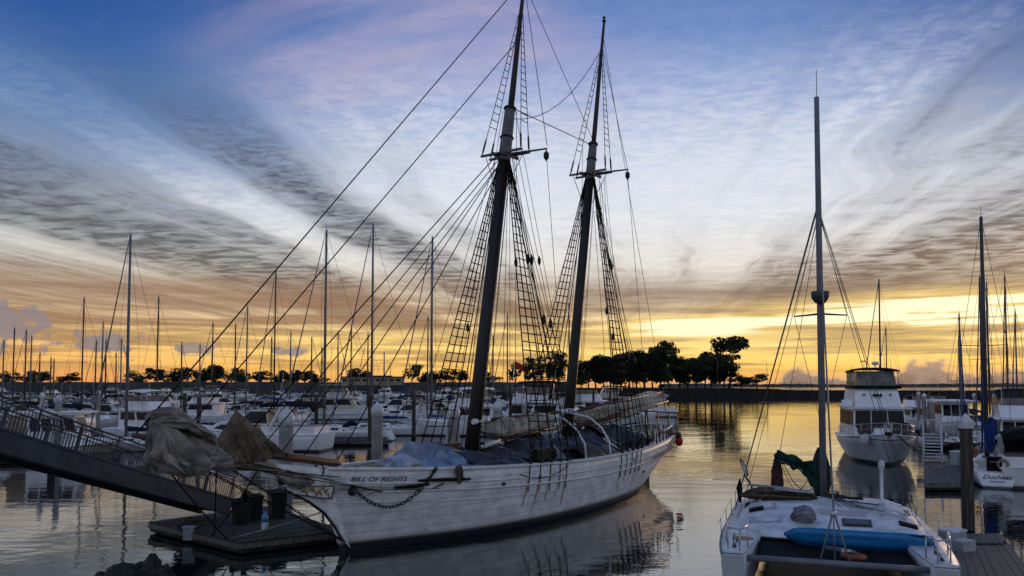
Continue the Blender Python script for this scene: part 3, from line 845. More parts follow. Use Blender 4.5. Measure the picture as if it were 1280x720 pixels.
for i in range(NS + 1):
    u = i / NS; o_ = []
    for q in (0, .12, .25, .4, .55, .7, .82, .92, 1.0):
        s, w, zz = hull_pt(u, q); o_.append((s, w, zz))
    s, w, zz = hull_pt(u, 1.0); o_.append((s, w * .6, -.6))
    s0, w0, z0 = hull_pt(u, 0); wi = max(.02, w0 - .14)
    inn = [(s0, wi, z0), (s0, wi, z0 - .9)]
    rings.append(inn[::-1] + o_ + [(a, -b, c) for a, b, c in (inn[::-1] + o_)[::-1]])
hull = MB().loft(rings).build('hull', p_hull, SH)
def dk(u, v):
    s = lerp(-.9, 29.5, u); w = max(.03, cr(DK, s) - .13)
    return (s, w * (1 - 2 * v), rail_z(s) - .82 + .08 * (1 - (2 * v - 1) ** 2))
MB().sheet(dk, 40, 6, .04).build('deck', p_deck, SH)
rings = []
for sd in (1, -1):                                 # cap rail round both sides
    pass
def cap(sd):
    out = []
    for i in range(NS + 1):
        s = lerp(-1.15, 29.55, i / NS); w = cr(DK, s); zz = rail_z(s)
        a, b = max(.0, w - .2), w + .07
        out.append([(s, sd * a, zz - .01), (s, sd * b, zz - .01), (s, sd * b, zz + .085), (s, sd * a, zz + .085)][::sd])
    return out
for sd in (1, -1): MB().loft(cap(sd), smooth=False).build('cap_rail', p_white, SH)
for dz, r_ in ((.54, .03), (.86, .045), (1.3, .02)):
    for sd in (1, -1):
        MB().tube([side(sd, lerp(-.95, 29.3, i / 40), rail_z(lerp(-.95, 29.3, i / 40)) - dz, .01) for i in range(41)], r_, 6).build('rub_strake', p_white, SH)
MB().extr([hull_pt(1, 0)[:1] + (hull_pt(1, 0)[1], hull_pt(1, 0)[2] + .05), hull_pt(1, 0)[:1] + (-hull_pt(1, 0)[1], hull_pt(1, 0)[2] + .05),
           (29.2, -1.0, 2.1), (28.6, -.6, 1.6), (28.6, .6, 1.6), (29.2, 1.0, 2.1)], (.1, 0, .02)).build('transom', p_white, SH)
# clipper knee, trailboard and gilding
knee = [(.25, 0, .0), (-.15, 0, .45), (-.55, 0, 1.05), (-1.1, 0, 1.65), (-1.9, 0, 2.2), (-2.95, 0, 2.72), (-3.0, 0, 2.86), (-2.2, 0, 2.98), (-1.0, 0, 3.1), (-.5, 0, 2.6), (.2, 0, 1.0)]
MB().extr([(a, .13, c) for a, b, c in knee], (0, -.26, 0)).build('stem_knee', p_white, SH)
MB().tube([(a, 0, c - .03) for a, b, c in knee[:7]], [.05] * 7, 6).build('stem_band', p_iron, SH)
for sd in (1, -1):
    tb = MB().extr([(-2.75, sd * .15, 2.56), (-2.7, sd * .17, 2.80), (-.95, sd * .30, 2.66), (-1.05, sd * .28, 2.2)], (0, sd * .04, 0)).build('trailboard', p_white, SH)
    ln = MB()
    for a, b in (((-2.75, 2.55), (-1.05, 2.19)), ((-1.05, 2.19), (-.95, 2.67)), ((-.95, 2.67), (-2.7, 2.81))):
        ya = lambda s: sd * (lerp(.21, .36, (s + 2.75) / 1.8))
        ln.bar((a[0], ya(a[0]), a[1]), (b[0], ya(b[0]), b[1]), .03, .035)
    ln.build('trailboard_edge', p_iron, tb)
    yb = lambda q: sd * lerp(.205, .355, q)
    vine = MB(); P = [(-2.62 + 1.5 * i / 30, yb((.13 + 1.5 * i / 30) / 1.8), 2.68 - .20 * i / 30 + (.05 + .07 * i / 30) * math.sin(i * .62)) for i in range(31)]
    vine.tube(P, [.012] + [.024] * 29 + [.012], 5)
    for i in range(2, 30, 2):
        x_, y_, z_ = P[i]; w_ = 1.2 if (i // 2) % 2 else -1.3; l_ = .09 + .05 * i / 30
        vine.tube([(x_, y_, z_), (x_ + .5 * l_, y_ + sd * .012, z_ + w_ * l_ * .6), (x_ + l_, y_ + sd * .01, z_ + w_ * l_)], [.014, .036, .004], 5)
    vine.build('gilded_scroll', p_gold, tb)
# name on the bow, laid on the planking
ink = M('black_lettering', (.012, .012, .014), .5, .05, 3)
nm = text_part('BILL OF RIGHTS', .26, ink, SH, Matrix.Identity(4), 'lettering', .004, .25, 1.12)
for v in nm.data.vertices:
    s = .72 + v.co.x; zz = rail_z(s) - .46 + v.co.y
    q = -half_at(s, zz) - .02 - v.co.z; v.co = (s, q, zz)
# hawse pipe and anchor chain
for sd in (1, -1):
    c0 = side(sd, -.15, 2.42, .02)
    MB().torus(c0, .15, .06, (-.35, sd, -.15), 16, 7).ball(c0, (.13, .06, .12), 8, 6).build('hawse_pipe', p_iron, SH)
def chain(pts, r, name, parent, mat):
    mb = MB(); P = []
    for a, b in zip(pts, pts[1:]):
        a, b = Vector(a), Vector(b); k = max(1, int((b - a).length / (r * 4.6)))
        P += [a.lerp(b, i / k) for i in range(k)]
    P.append(Vector(pts[-1]))
    for i, (a, b) in enumerate(zip(P, P[1:])):
        d = (b - a).normalized(); sd_ = d.orthogonal().normalized()
        if i % 2: sd_ = d.cross(sd_)
        c = (a + b) / 2; L = (b - a).length * .66
        mb.tube([c - d * L, c - d * L * .6 + sd_ * r * 1.3, c + d * L * .6 + sd_ * r * 1.3, c + d * L, c + d * L * .6 - sd_ * r * 1.3, c - d * L * .6 - sd_ * r * 1.3, c - d * L], r * .55, 4, cap=False)
    return mb.build(name, mat, parent)
pa, pb = port(-.1, 2.4, .12), port(2.9, rail_z(2.9) + .1, .1)
cp = sag(pa, pb, 1.05, 22)
cp = [Vector((p.x, min(p.y, -half_at(p.x, p.z) - .07), p.z)) for p in cp]
chain(cp, .045, 'anchor_chain', SH, p_iron)
MB().tube(sag(port(2.6, 2.55, .05), port(2.9, rail_z(2.9) + .05, .06), .02, 4), .05, 6).build('rope_lashing', p_tar, SH)
mb = MB()
for i in range(6): mb.torus(port(3.9 + .03 * i, rail_z(4) + .02 - .09 * i, .12), .17, .035, (.2 * math.sin(i), 1, .3), 12, 5)
mb.build('coiled_rope', ropem, SH)
MB().tube([port(2.2, rail_z(2.2) - .44, .07), port(3.4, rail_z(3.4) - .42, .08), port(4.6, rail_z(4.6) - .44, .06)], [.05, .08, .05], 6).build('fender_log', p_tar, SH)
MB().tube([port(1.3, 2.45, .07), port(2.0, 2.44, .1), port(2.7, 2.48, .06)], [.06, .085, .05], 6).build('fender_log', p_tar, SH)
for s, zz in ((6.6, 2.15), (9.1, 2.25), (19.4, 2.2), (21.6, 1.35)):
    n_ = port(s, zz, .012); MB().box(n_, (.22, .05, .15)).build('scupper', p_iron, SH)
MB().tube(sag(port(7.6, 2.5, .03), port(11.4, 2.6, .05), .35, 8), .022, 5).build('slack_line', ropem, SH)

# spars forward
rings = []
MB().tube([(1.3, 0, 2.72), (-1.2, 0, 3.12), (-5.6, 0, 3.92)], [.24, .24, .17], 10).build('bowsprit', p_white, SH)
JT = Vector((-8.8, 0, 4.98))
MB().tube([(-.25, 0, 3.42), (-.5, 0, 3.47), (-4.8, 0, 4.22), JT], [.03, .15, .15, .08], 9).build('jibboom', p_spar, SH)
mb = MB()
for s in (-1.4, -4.9, -5.5): mb.torus((s, 0, lerp(3.12, 3.92, (-1.2 - s) / 4.4) + .1), .27, .035, (1, 0, -.18), 14, 5)
mb.build('spar_band', p_iron, SH)
for dy in (-.14, .14):
    MB().tube([(-8.5, dy * .3, 4.85), (-5.4, dy * 2, 3.72), (-.9, dy * 4.6, 3.02)], .02, 5).build('bowsprit_guy', p_tar, SH)
for dz, s0 in ((0, -5.4), (.25, -6.9)):
    chain([(s0, -.02 - dz, 3.72 + dz), (-.12, -.02 - dz * .3, .42)], .032, 'bobstay', SH, p_tar)
for i, (dy, s0, z0) in enumerate(((-1, -8.4, 4.8), (1, -8.4, 4.8), (-1, -5.4, 3.8), (1, -5.4, 3.8))):
    MB().tube([(s0, 0, z0), side(dy, .9, 2.3, .05)], .018, 5).build('bowsprit_shroud', p_tar, SH)

def cloth_blob(cent, rad, seed, nu=44, nv=56, fold=.35, fr=3.0, drop=0.0, axis='x'):
    """bundled canvas: rings along a path, gathered into folds"""
    rings = []
    for i in range(nu + 1):
        u = i / nu; c = Vector((cr([(k / (len(cent) - 1), q[0]) for k, q in enumerate(cent)], u), cr([(k / (len(cent) - 1), q[1]) for k, q in enumerate(cent)], u),
                                cr([(k / (len(cent) - 1), q[2]) for k, q in enumerate(cent)], u)))
        ry = cr([(k / (len(rad) - 1), q[0]) for k, q in enumerate(rad)], u); rz = cr([(k / (len(rad) - 1), q[1]) for k, q in enumerate(rad)], u)
        ring = []
        for j in range(nv):
            w = 2 * math.pi * j / nv; a, b = math.cos(w), math.sin(w)
            n1 = fn(a * fr * .55 + u * 1.3, b * fr * .55 + u * .8, seed); n2 = fn(a * fr * 1.2 + u * 3.2, b * fr * 1.2 - u * 2.2, seed + 9); n3 = fn(a * fr * 2.4 - u * 5, b * fr * 2.4 + u * 6, seed + 4)
            cz = lambda n, k: max(0, 1 - abs(n) * k) ** 1.5
            m = 1 + fold * (.30 * n1 + .10 * n2 + .03 - .22 * cz(n1, 4.5) - .10 * cz(n2, 5.5) + 1.0 * crumple(a * fr * .9 + u * 1.3 + b, b * fr * .9 - u * 2.6, seed))
            if axis == 'z': ring.append((c.x + ry * a * m, c.y + rz * b * m, c.z + .12 * fold * fn(a * 3, b * 3, u * 4 + seed))); continue
            ring.append((c.x + .16 * fold * fn(a * 4, b * 4, u * 6 + seed), c.y + ry * a * m, c.z + rz * b * m - drop * max(0, -b) * abs(fn(u * 6, seed, 0))))
        rings.append(ring)
    return MB().loft(rings)
cloth_blob([(-8.3, .1, 5.3), (-8.05, .0, 5.45), (-7.5, -.1, 5.3), (-6.9, -.15, 4.98), (-6.35, -.15, 4.7), (-6.0, -.1, 4.5)],
           [(.04, .05), (.3, .28), (.46, .5), (.46, .5), (.34, .34), (.06, .06)], 3, 150, 140, 1.15, 2.6, .1).build('furled_jib', p_bagg, SH)
cloth_blob([(-8.2, -.25, 5.35), (-8.1, -.35, 5.0), (-7.95, -.42, 4.6), (-7.65, -.45, 4.2), (-7.3, -.42, 3.88), (-7.0, -.4, 3.62)],
           [(.1, .1), (.36, .3), (.55, .42), (.66, .46), (.55, .4), (.2, .16)], 29, 150, 140, 1.2, 2.8, 0, 'z').build('furled_jib', p_bagg, SH)
cloth_blob([(-7.3, -.2, 4.35), (-6.7, -.3, 4.2), (-6.0, -.3, 4.15), (-5.4, -.2, 4.05)], [(.05, .1), (.3, .34), (.28, .26), (.05, .05)], 37, 80, 80, .8, 2.6, .1).build('furled_jib', p_bagg, SH)
for s, zz, r_ in ((-6.2, 4.5, .48), (-5.0, 4.0, .3)):
    MB().torus((s, -.15, zz), r_ * .8, .022, (1, 0, .2), 20, 5).build('gasket', paler, SH)
def tent(u, v):
    s = lerp(-6.2, -3.2, u); pk = max(0, 1 - abs(u - .36) / (.36 if u < .36 else .64))
    a = (v * 2 - 1); zt = 4.15 + 1.5 * pk ** .9; zb_ = 3.98 - .12 * pk
    nn = fn(u * 13 + .8 * a, a * .8, 2); f = .24 * nn - .30 * max(0, 1 - abs(nn) * 4) + .16 * fn(u * 26, v * 3, 6) + .35 * crumple(u * 5, v * 2, 4)
    w = (.12 + .42 * pk) * (abs(a) ** .8) * (1 if a > 0 else -1)
    return (s + .14 * fn(v * 4, u * 3, 5), w + f * abs(a), lerp(zt, zb_, abs(a) ** .9) + .08 * fn(u * 8, v * 6, 7))
MB().sheet(tent, 110, 40, .03).build('furled_staysail', p_bagb, SH)
cloth_blob([(-7.0, -.15, 4.05), (-6.0, -.22, 3.95), (-4.9, -.2, 3.85), (-3.9, -.2, 3.62), (-3.2, -.2, 3.42)], [(.05, .05), (.3, .26), (.24, .22), (.16, .14), (.03, .03)], 12, 44, 40, .5, 3.5).build('furled_staysail', p_bagg, SH)
cloth_blob([(-3.6, -.2, 3.35), (-3.0, -.25, 3.15), (-2.4, -.3, 2.98), (-1.9, -.3, 2.92)], [(.04, .04), (.24, .3), (.28, .22), (.04, .04)], 21, 30, 40, .5, 3.5).build('furled_staysail', p_bagg, SH)

# masts
RAKE = .187
class Mast:
    def __init__(s, s0, rl, zh, zc, zt): s.s0, s.rl, s.zh, s.zc, s.zt = s0, rl, zh, zc, zt
    def p(s, z, y=0, ds=0): return Vector((s.s0 + RAKE * (z - 1.9) + ds, y, z))
def build_mast(m, nm):
    z0 = 1.6
    lo = MB().tube([m.p(z0), m.p(8), m.p(m.zh - .4)], [m.rl, m.rl * .96, m.rl * .8], 14).build(nm, p_mast, SH)
    MB().tube([m.p(m.zh - .4), m.p(m.zh - .3), m.p(m.zc - .2), m.p(m.zc)], [m.rl * .86, m.rl * .95, m.rl * .78, m.rl * .6], 12).build('masthead', p_wgrey, lo)
    MB().tube([m.p(m.zc - .6, 0, .05), m.p(m.zc + 1, 0, .05), m.p(m.zt - 3), m.p(m.zt)], [m.rl * .5, m.rl * .48, m.rl * .36, m.rl * .24], 10).build('topmast', p_mast, lo)
    MB().lathe([(.01, 0), (.13, .02), (.13, .1), (.05, .16), (.11, .3), (.01, .4)], m.p(m.zt), 8).build('truck', p_iron, lo)
    mb = MB(); mb.torus(m.p(m.zc - .1), m.rl * .8, .07, (RAKE, 0, 1), 14, 6); mb.build('mast_cap', p_iron, lo)
    for zz in (m.zh - .1, m.zh + .9): MB().torus(m.p(zz), m.rl * .92, .05, (RAKE, 0, 1), 14, 6).build('mast_band', p_iron, lo)
    ct = MB()
    for ds in (-.35, .4): ct.bar(m.p(m.zh, 1.25, ds), m.p(m.zh, -1.25, ds), .14, .1)
    for dy in (-.28, .28): ct.bar(m.p(m.zh - .08, dy, -.75), m.p(m.zh - .08, dy, .8), .12, .16)
    ctr = ct.build('crosstrees', p_wgrey, lo)
    MB().tube([m.p(m.zh + .02, -.3, .15), m.p(m.zh - .08, -2.45, .15)], [.07, .045], 7).build('outrigger', p_wgrey, lo)
    return lo
FM = Mast(7.84, .35, 18.3, 20.9, 28.4); MM = Mast(16.75, .31, 19.3, 21.3, 29.4)
fm = build_mast(FM, 'foremast'); mm = build_mast(MM, 'mainmast')
def block(p, parent, r=.12, L=.34):
    MB().lathe([(.02, L / 2 + .08), (.04, L / 2), (r, L * .25), (r, -L * .25), (.05, -L / 2), (.02, -L / 2 - .06)], p, 8).build('block', p_iron, parent)
for m in (FM, MM): block(m.p(m.zh - .45, -2.45, .15), SH, .14, .45)
def line(a, b, r=.018, drop=0.0, nm='line', parent=SH, mat=None):
    return MB().tube(sag(a, b, drop, 8) if drop else [a, b], r, 5).build(nm, mat or p_tar, parent)

def shroud_set(m, sd, ss, ztop, nrat=.42):
    ends = []; lad = MB()
    for k, s in enumerate(ss):
        zr = rail_z(s); foot = side(sd, s, zr, .06) + Vector((0, 0, .75)); head = m.p(ztop, sd * .25, .05 * (k - 2))
        lad.tube([foot, head], .031, 5); ends.append((foot, head))
        base = side(sd, s, zr - .02, .05)
        mb = MB()
        for q in (.1, .62): mb.lathe([(.02, -.05), (.09, -.05), (.1, 0), (.09, .05), (.02, .05)], base + Vector((0, 0, q + .06)), 9)
        for dx in (-.05, 0, .05): mb.tube([base + Vector((dx, 0, .1)), base + Vector((dx, 0, .7))], .012, 4)
        mb.tube([base, base + Vector((0, 0, .15))], .025, 5); mb.build('deadeye', p_iron, SH)
        if sd < 0:
            rr_ = random.Random(s); n_ = rr_.uniform(1.5, 2.0); P_ = []
            for i in range(9):
                d_ = .55 + (n_ - .55) * i / 8; w_ = (.055 * (1 - i / 9) + .012) * rr_.uniform(.6, 1.3); ss = s - .04 * i
                P_.append((side(sd, ss - w_, zr - d_, .03), side(sd, ss + w_, zr - d_, .03)))
            mb = MB()
            for (a, b), (c, d) in zip(P_, P_[1:]): mb.add([a, b, d, c], [(0, 1, 2, 3)])
            mb.build('rust_streak', p_streak, SH)
        mb = MB(); cpt = [side(sd, s, zr - d, .018) for d in (0, .4, .8, 1.25)]
        mb.tube(cpt, [.032, .026, .024, .018], 5); mb.build('chainplate', p_rust, SH)
    mb = lad; L = (ends[0][0] - ends[0][1]).length; n = int(L * .93 / nrat)
    for i in range(2, n):
        q = i / n * .95
        pts = [f.lerp(h, q) for f, h in ends[:4]]
        mb.tube([pts[0]] + [(a + b) / 2 - Vector((0, 0, .02)) if False else b for a, b in zip(pts, pts[1:])], .027, 4)
    mb.build('rope_ladder', p_tar, SH)
shroud_set(FM, -1, (8.3, 9.1, 9.9, 10.7, 11.3), 18.0); shroud_set(FM, 1, (8.3, 9.1, 9.9, 10.7, 11.3), 18.0)
shroud_set(MM, -1, (17.4, 18.2, 19.0, 19.8, 20.5), 19.0); shroud_set(MM, 1, (17.4, 18.2, 19.0, 19.8, 20.5), 19.0)
for m in (FM, MM):
    for sd in (1, -1):
        A = [m.p(m.zh + .05, sd * 1.2, ds) for ds in (-.35, .4)]; B_ = [m.p(m.zt - 2.2, sd * .08, ds * .2) for ds in (-.35, .4)]
        ld = MB()
        for a, b in zip(A, B_):
            ld.tube([a, b], .02, 5)
            d = (b - a); mb = MB(); mb.tube([a, a + d * .03, a + d * .09, a + d * .12], [.02, .05, .05, .02], 6); mb.build('deadeye', p_iron, SH)
        for i in range(4, 19): ld.tube([A[0].lerp(B_[0], i / 20), A[1].lerp(B_[1], i / 20)], .024, 4)
        ld.build('rope_ladder', p_tar, SH)
        line(m.p(m.zh, sd * 1.2, 0), m.p(m.zh - 1.9, sd * .3, 0), .02, nm='futtock_shroud')
# stays
for zt, s1, z1, r_ in ((28.0, -8.7, 5.0, .026), (24.4, -7.3, 4.75, .024), (18.6, -5.2, 4.3, .026), (18.2, -4.2, 4.15, .022), (17.9, -3.3, 3.95, .022), (17.9, -2.2, 3.8, .022), (17.6, -.6, 3.4, .024)):
    line(FM.p(zt, 0, -.2), (s1, 0, z1), r_, nm='forestay')
line(FM.p(20.9), MM.p(21.1, 0, -.2), .024, nm='spring_stay')
line(FM.p(20.3, 0, .2), MM.p(27.6), .02, 1.3, 'topmast_stay')
line(FM.p(28.0), MM.p(21.4), .018, nm='topmast_stay'); line(FM.p(28.0), FM.p(18.4, -2.4, .2), .018, nm='halyard')
line(MM.p(27.8), MM.p(19.2, -2.4, .2), .018, nm='halyard')
line(FM.p(17.9, -2.45, .15), port(11.6, rail_z(11.6), -.1), .014, nm='halyard'); line(MM.p(18.9, -2.45, .15), port(22.6, rail_z(22.6), -.1), .014, nm='halyard')
line(MM.p(28.5), (29.4, -.9, 3.4), .016, nm='backstay'); 
for k, (m, z1, sd, s1, bz) in enumerate(((FM, 18.0, -1, 12.4, 12.8), (FM, 18.0, -1, 13.2, 9.6), (FM, 17.5, -1, 11.9, 12.8), (FM, 17.5, 1, 12.6, 10), (MM, 19.0, -1, 21.3, 13.8), (MM, 18.7, -1, 22.2, 13.6),
                                         (MM, 18.5, -1, 21.8, 8.2), (MM, 18.9, 1, 22.4, 9), (FM, 18.2, 1, 11.8, 14), (MM, 18.9, -1, 23.2, 8.0), (FM, 16.8, -1, 12.9, 9.8))):
    a, b = m.p(z1, sd * .3), side(sd, s1, rail_z(s1) + .1, -.1)
    line(a, b, .017, nm='runner')
    q = (z1 - bz) / (z1 - b.z); block(a.lerp(b, q), SH, .1, .42)
for m in (FM, MM):
    for dy, ds in ((-.5, -.3), (-.45, .35), (.5, -.2), (.45, .5), (-.7, .1)):
        line(m.p(m.zh - .4, dy * .5, ds * .6), m.p(2.6, dy, ds), .013, nm='halyard')
    mb = MB()
    for k in range(8):
        w = k * .8; mb.torus(m.p(2.9 + .16 * (k % 4), .42 * math.cos(w), .42 * math.sin(w)), .17, .04, (math.cos(w), math.sin(w), .1), 10, 5)
    mb.build('coiled_rope', p_tar, SH)

rg = random.Random(12)
for m in (FM, MM):                                       # running rigging down to the rails
    for k in range(12):
        sd = -1 if k % 3 else 1; s1 = m.s0 + rg.uniform(-1.5, 6.0); z1 = rg.choice((m.zh - .3, m.zh - .6, m.zc - .3, m.zh - 2.5))
        a = m.p(z1, sd * rg.uniform(.1, .9), rg.uniform(-.3, .4)); b = side(sd, s1, rail_z(s1) + .1, -rg.uniform(.1, .9))
        line(a, b, rg.uniform(.011, .016), rg.choice((0, 0, .12)), nm='halyard')
        if k % 4 == 0: block(a.lerp(b, rg.uniform(.25, .8)), SH, .09, .36)
# booms, gaffs and furled sails
def spar(a, b, r, nm='boom', mat=None): return MB().tube([a, Vector(a).lerp(b, .5), b], [r * .9, r, r * .75], 8).build(nm, mat or p_spar, SH)
def furled(a, b, ra, rb, seed, nm):
    a, b = Vector(a), Vector(b); cents = [a.lerp(b, k / 5) + Vector((0, 0, -.08 * math.sin(k / 5 * math.pi))) for k in range(6)]
    rads = [(.05, .08)] + [(lerp(ra, rb, k / 5) * .8, lerp(ra, rb, k / 5)) for k in range(1, 5)] + [(.06, .06)]
    return cloth_blob(cents, rads, seed, 150, 44, .8, 2.4).build(nm, p_sail, SH)
furled((8.6, -.1, 4.35), (16.2, -.1, 4.6), .42, .40, 31, 'furled_foresail')
spar((8.7, -.15, 4.78), (16.4, -.15, 4.98), .10, 'gaff'); spar((9.6, -.3, 3.75), (16.2, -.35, 4.25), .11, 'boom')
furled((17.0, -.1, 4.5), (30.6, -.35, 5.72), .58, .34, 47, 'furled_mainsail')
spar((17.3, -.2, 4.98), (29.4, -.35, 5.98), .1, 'gaff'); spar((17.2, -.4, 4.1), (30.2, -.5, 5.35), .13, 'boom')
MB().tube([(8.0, -.2, 4.75), (8.9, -.2, 4.78), (9.3, -.2, 4.8)], [.14, .16, .1], 8).build('gaff_jaw', p_white, SH)
MB().tube([(8.4, -.3, 3.5), (9.4, -.32, 3.66), (10.0, -.32, 3.78)], [.1, .13, .1], 8).build('boom_jaw', p_white, SH)
MB().tube([(16.0, -.2, 4.98), (17.3, -.2, 5.03), (18.0, -.2, 5.1)], [.12, .17, .11], 8).build('gaff_jaw', p_white, SH)
for k in range(22):                                      # gaskets
    s = 18 + k * .58; q = (s - 17.0) / 13.6; zz = lerp(4.45, 5.72, q); rr = lerp(.56, .32, q)
    MB().torus((s, -.2, zz), rr, .022, (1, 0, .1), 14, 4).build('gasket', ropem, SH)
for k in range(9):
    s = 9.3 + k * .8; MB().torus((s, -.1, 4.38 + .03 * k), .44, .02, (1, 0, .05), 14, 4).build('gasket', ropem, SH)

# covers on deck
def tarp(s0, s1, zr0, zr1, seed, gap=0.0):
    def f(u, v):
        s = lerp(s0, s1, u); a = v * 2 - 1; w = cr(DK, s) - .22
        ridge = lerp(zr0, zr1, u); edge = rail_z(s) + .02
        k = abs(a)
        zz = lerp(ridge, edge, k ** 1.25)
        n1 = fn(s * .7 + a * 1.9, a * 1.2, seed); n2 = fn(s * 1.6 - a * 3.0, a * 2.0, seed + 4); n3 = fn(s * 3.2 + a * 5, a * 4 - s, seed + 8)
        fold = .2 * abs(n1) + .55 * crumple(s * .8, a * 2.6 * (.5 + .5 * w / 3), seed)
        sagm = .16 * math.sin(math.pi * ((s * .42) % 1)) * k * (1 - k) * 4
        return (s + .1 * fn(a * 3, s, seed), w * a, zz + fold * (1 - .6 * k ** 4) - sagm - .12)
    return MB().sheet(f, 110, 60, .02)
tarp(6.2, 12.9, 3.8, 3.95, 3).build('tarpaulin', p_tarp, SH)
tarp(13.0, 19.0, 3.85, 4.1, 17).build('tarpaulin', p_tarp, SH)
tarp(19.2, 24.6, 4.1, 3.85, 23).build('tarpaulin', p_tarp, SH)
bp = [(6.3, -2.55), (5.0, -2.45), (3.7, -2.05), (3.1, -1.0), (3.0, 0), (3.1, 1.0), (3.7, 2.05), (5.0, 2.45), (6.3, 2.55)]
def bt(u, v):
    k = u * 8; i = min(7, int(k)); q = k - i
    b = Vector(bp[i]).lerp(bp[i + 1], q); b = Vector((b.x, b.y, rail_z(b.x) + .02)); pk = Vector((6.1, .1, 3.78))
    p = b.lerp(pk, v); f = 1 - abs(v * 2 - 1)
    return p + Vector((-.3, 0, .5)) * (1.1 * crumple(u * 7, v * 1.6, 3)) * (.25 + f) * min(1, v * 6) - Vector((0, 0, .1 * math.sin(math.pi * v)))
MB().sheet(bt, 110, 40, .02).build('tarpaulin', p_blue, SH, 'crumpled light blue tarpaulin peaked over the forward deck')
def dome(u, v):
    w = 2 * math.pi * u; rr = 1 - v ** 2.2; f = .10 * (abs(((w * 14 / 6.283 + 1.5 * fn(math.cos(w) * 2, math.sin(w) * 2, v)) % 2) - 1) - .5) * (1.1 - v) + .25 * crumple(math.cos(w) * 2.4, math.sin(w) * 2.4 + v, 5)
    return (2.35 + 1.35 * (1 - v) ** .55 * math.cos(w) * (1 + f), -.45 + .85 * (1 - v) ** .55 * math.sin(w) * (1 + f), 2.85 + .75 * v ** .75 + f * .4)
MB().sheet(dome, 120, 26, .02).build('tarpaulin', M('pale_tarpaulin', (.34, .40, .49), .35, .3, 1.5, .5, bscale=6), SH, 'small pale blue tarpaulin mound on the foredeck')
hd = MB()
def hood(u, v):
    w = math.pi * v; return (lerp(13.6, 15.9, u), -2.3 + .85 * math.cos(w), 2.45 + .95 * math.sin(w) * (1 - .25 * (u - .5) ** 2 * 4))
MB().sheet(hood, 8, 12, .05).build('companion_hood', p_mast, SH)
for s in (13.4, 16.2):
    a = port(s, rail_z(s), -.1); MB().tube([a, a + Vector((.1, .15, .8)), a + Vector((.1, .6, 1.5)), a + Vector((.0, 1.3, 2.05)), (s - .1, -.5, 5.0)], .055, 8).build('awning_hoop', p_white, SH)
mb = MB()
for s, dy in ((.4, .1), (.9, -.3), (1.1, .5)): mb.lathe([(.05, 0), (.2, .1), (.16, .35), (.24, .5), (.05, .6)], (s, dy, 2.6), 9)
mb.box((.5, 0, 2.85), (1.0, 1.1, .5)); mb.build('windlass', p_iron, SH)
mb = MB(); mb.tube([(0.2, -.3, 3.15), (1.1, -.6, 3.3), (2.2, -.9, 3.12), (3.0, -1.2, 3.2)], [.06, .1, .08, .05], 7); mb.build('rope_bundle', paler, SH)
for k, s in enumerate((8.7, 9.5, 10.3, 17.8, 18.6, 19.4, 20.2, 21.2, 22.2, 23.2)):   # coils hung on the pin rail
    p = port(s, rail_z(s), -.12); mb = MB()
    for i in range(4):
        mb.torus(p + Vector((.05 * i, .02 * i, .42 + .04 * math.sin(i))), .2 + .02 * i, .025, (.25 * math.sin(i + k), 1, .1 * i), 12, 5)
    mb.tube([p + Vector((0, 0, .1)), p + Vector((0, .03, .9))], .04, 5); mb.build('coiled_rope', ropem if k % 2 else p_tar, SH)
mb = MB()
for sd in (-1, 1): mb.box((10.0, sd * 2.75, 3.22), (1.3, .25, .55))
mb.box((10.0, 0, 3.0), (1.3, 5.3, .08)); mb.build('pin_rail', p_mast, SH)
# stern
tr = [(25.6, -2.15, 3.55), (27.5, -1.72, 3.62), (29.2, -1.22, 3.72), (29.7, -.4, 3.8), (29.7, .4, 3.8), (29.2, 1.22, 3.72), (27.5, 1.72, 3.62), (25.6, 2.15, 3.55)]
MB().tube(tr, .06, 7).build('taffrail', p_white, SH)
for p in tr + [(26.6, -1.95, 3.58), (28.4, -1.47, 3.66), (24.6, -2.38, 3.5), (23.6, -2.6, 3.5)]:
    MB().lathe([(.05, 0), (.06, .15), (.04, .35), (.05, .7)], (p[0], p[1], rail_z(min(29.5, p[0])) + .05), 7).build('stanchion', p_mast, SH)
mb = MB(); mb.tube([(28.7, -2.0, 4.6), (28.7, 1.3, 4.7)], .05, 6)
for yy in (-1.2, -.4, .5): mb.tube([(28.7, yy, 4.62), (28.9, yy, 2.9)], .045, 6)
mb.tube([(28.7, -1.9, 4.6), (29.5, -1.3, 3.6)], .035, 5); mb.build('boat_davit', p_spar, SH)
bu = MB().lathe([(.02, -.34), (.2, -.28), (.27, 0), (.2, .28), (.02, .34)], (29.9, -1.45, 2.62), 12).build('fender', M('red_plastic', (.3, .015, .012), .5, .15, 3), SH)
MB().lathe([(.1, .0), (.22, .1), (.24, .3), (.1, .42)], (29.85, -1.4, 2.82), 10).build('fender', p_iron, SH)
MB().extr([(27.2, .05, 1.2), (28.2, .05, 1.5), (28.0, .05, -.6), (26.6, .05, -.6)], (0, -.1, 0)).build('rudder', p_iron, SH)

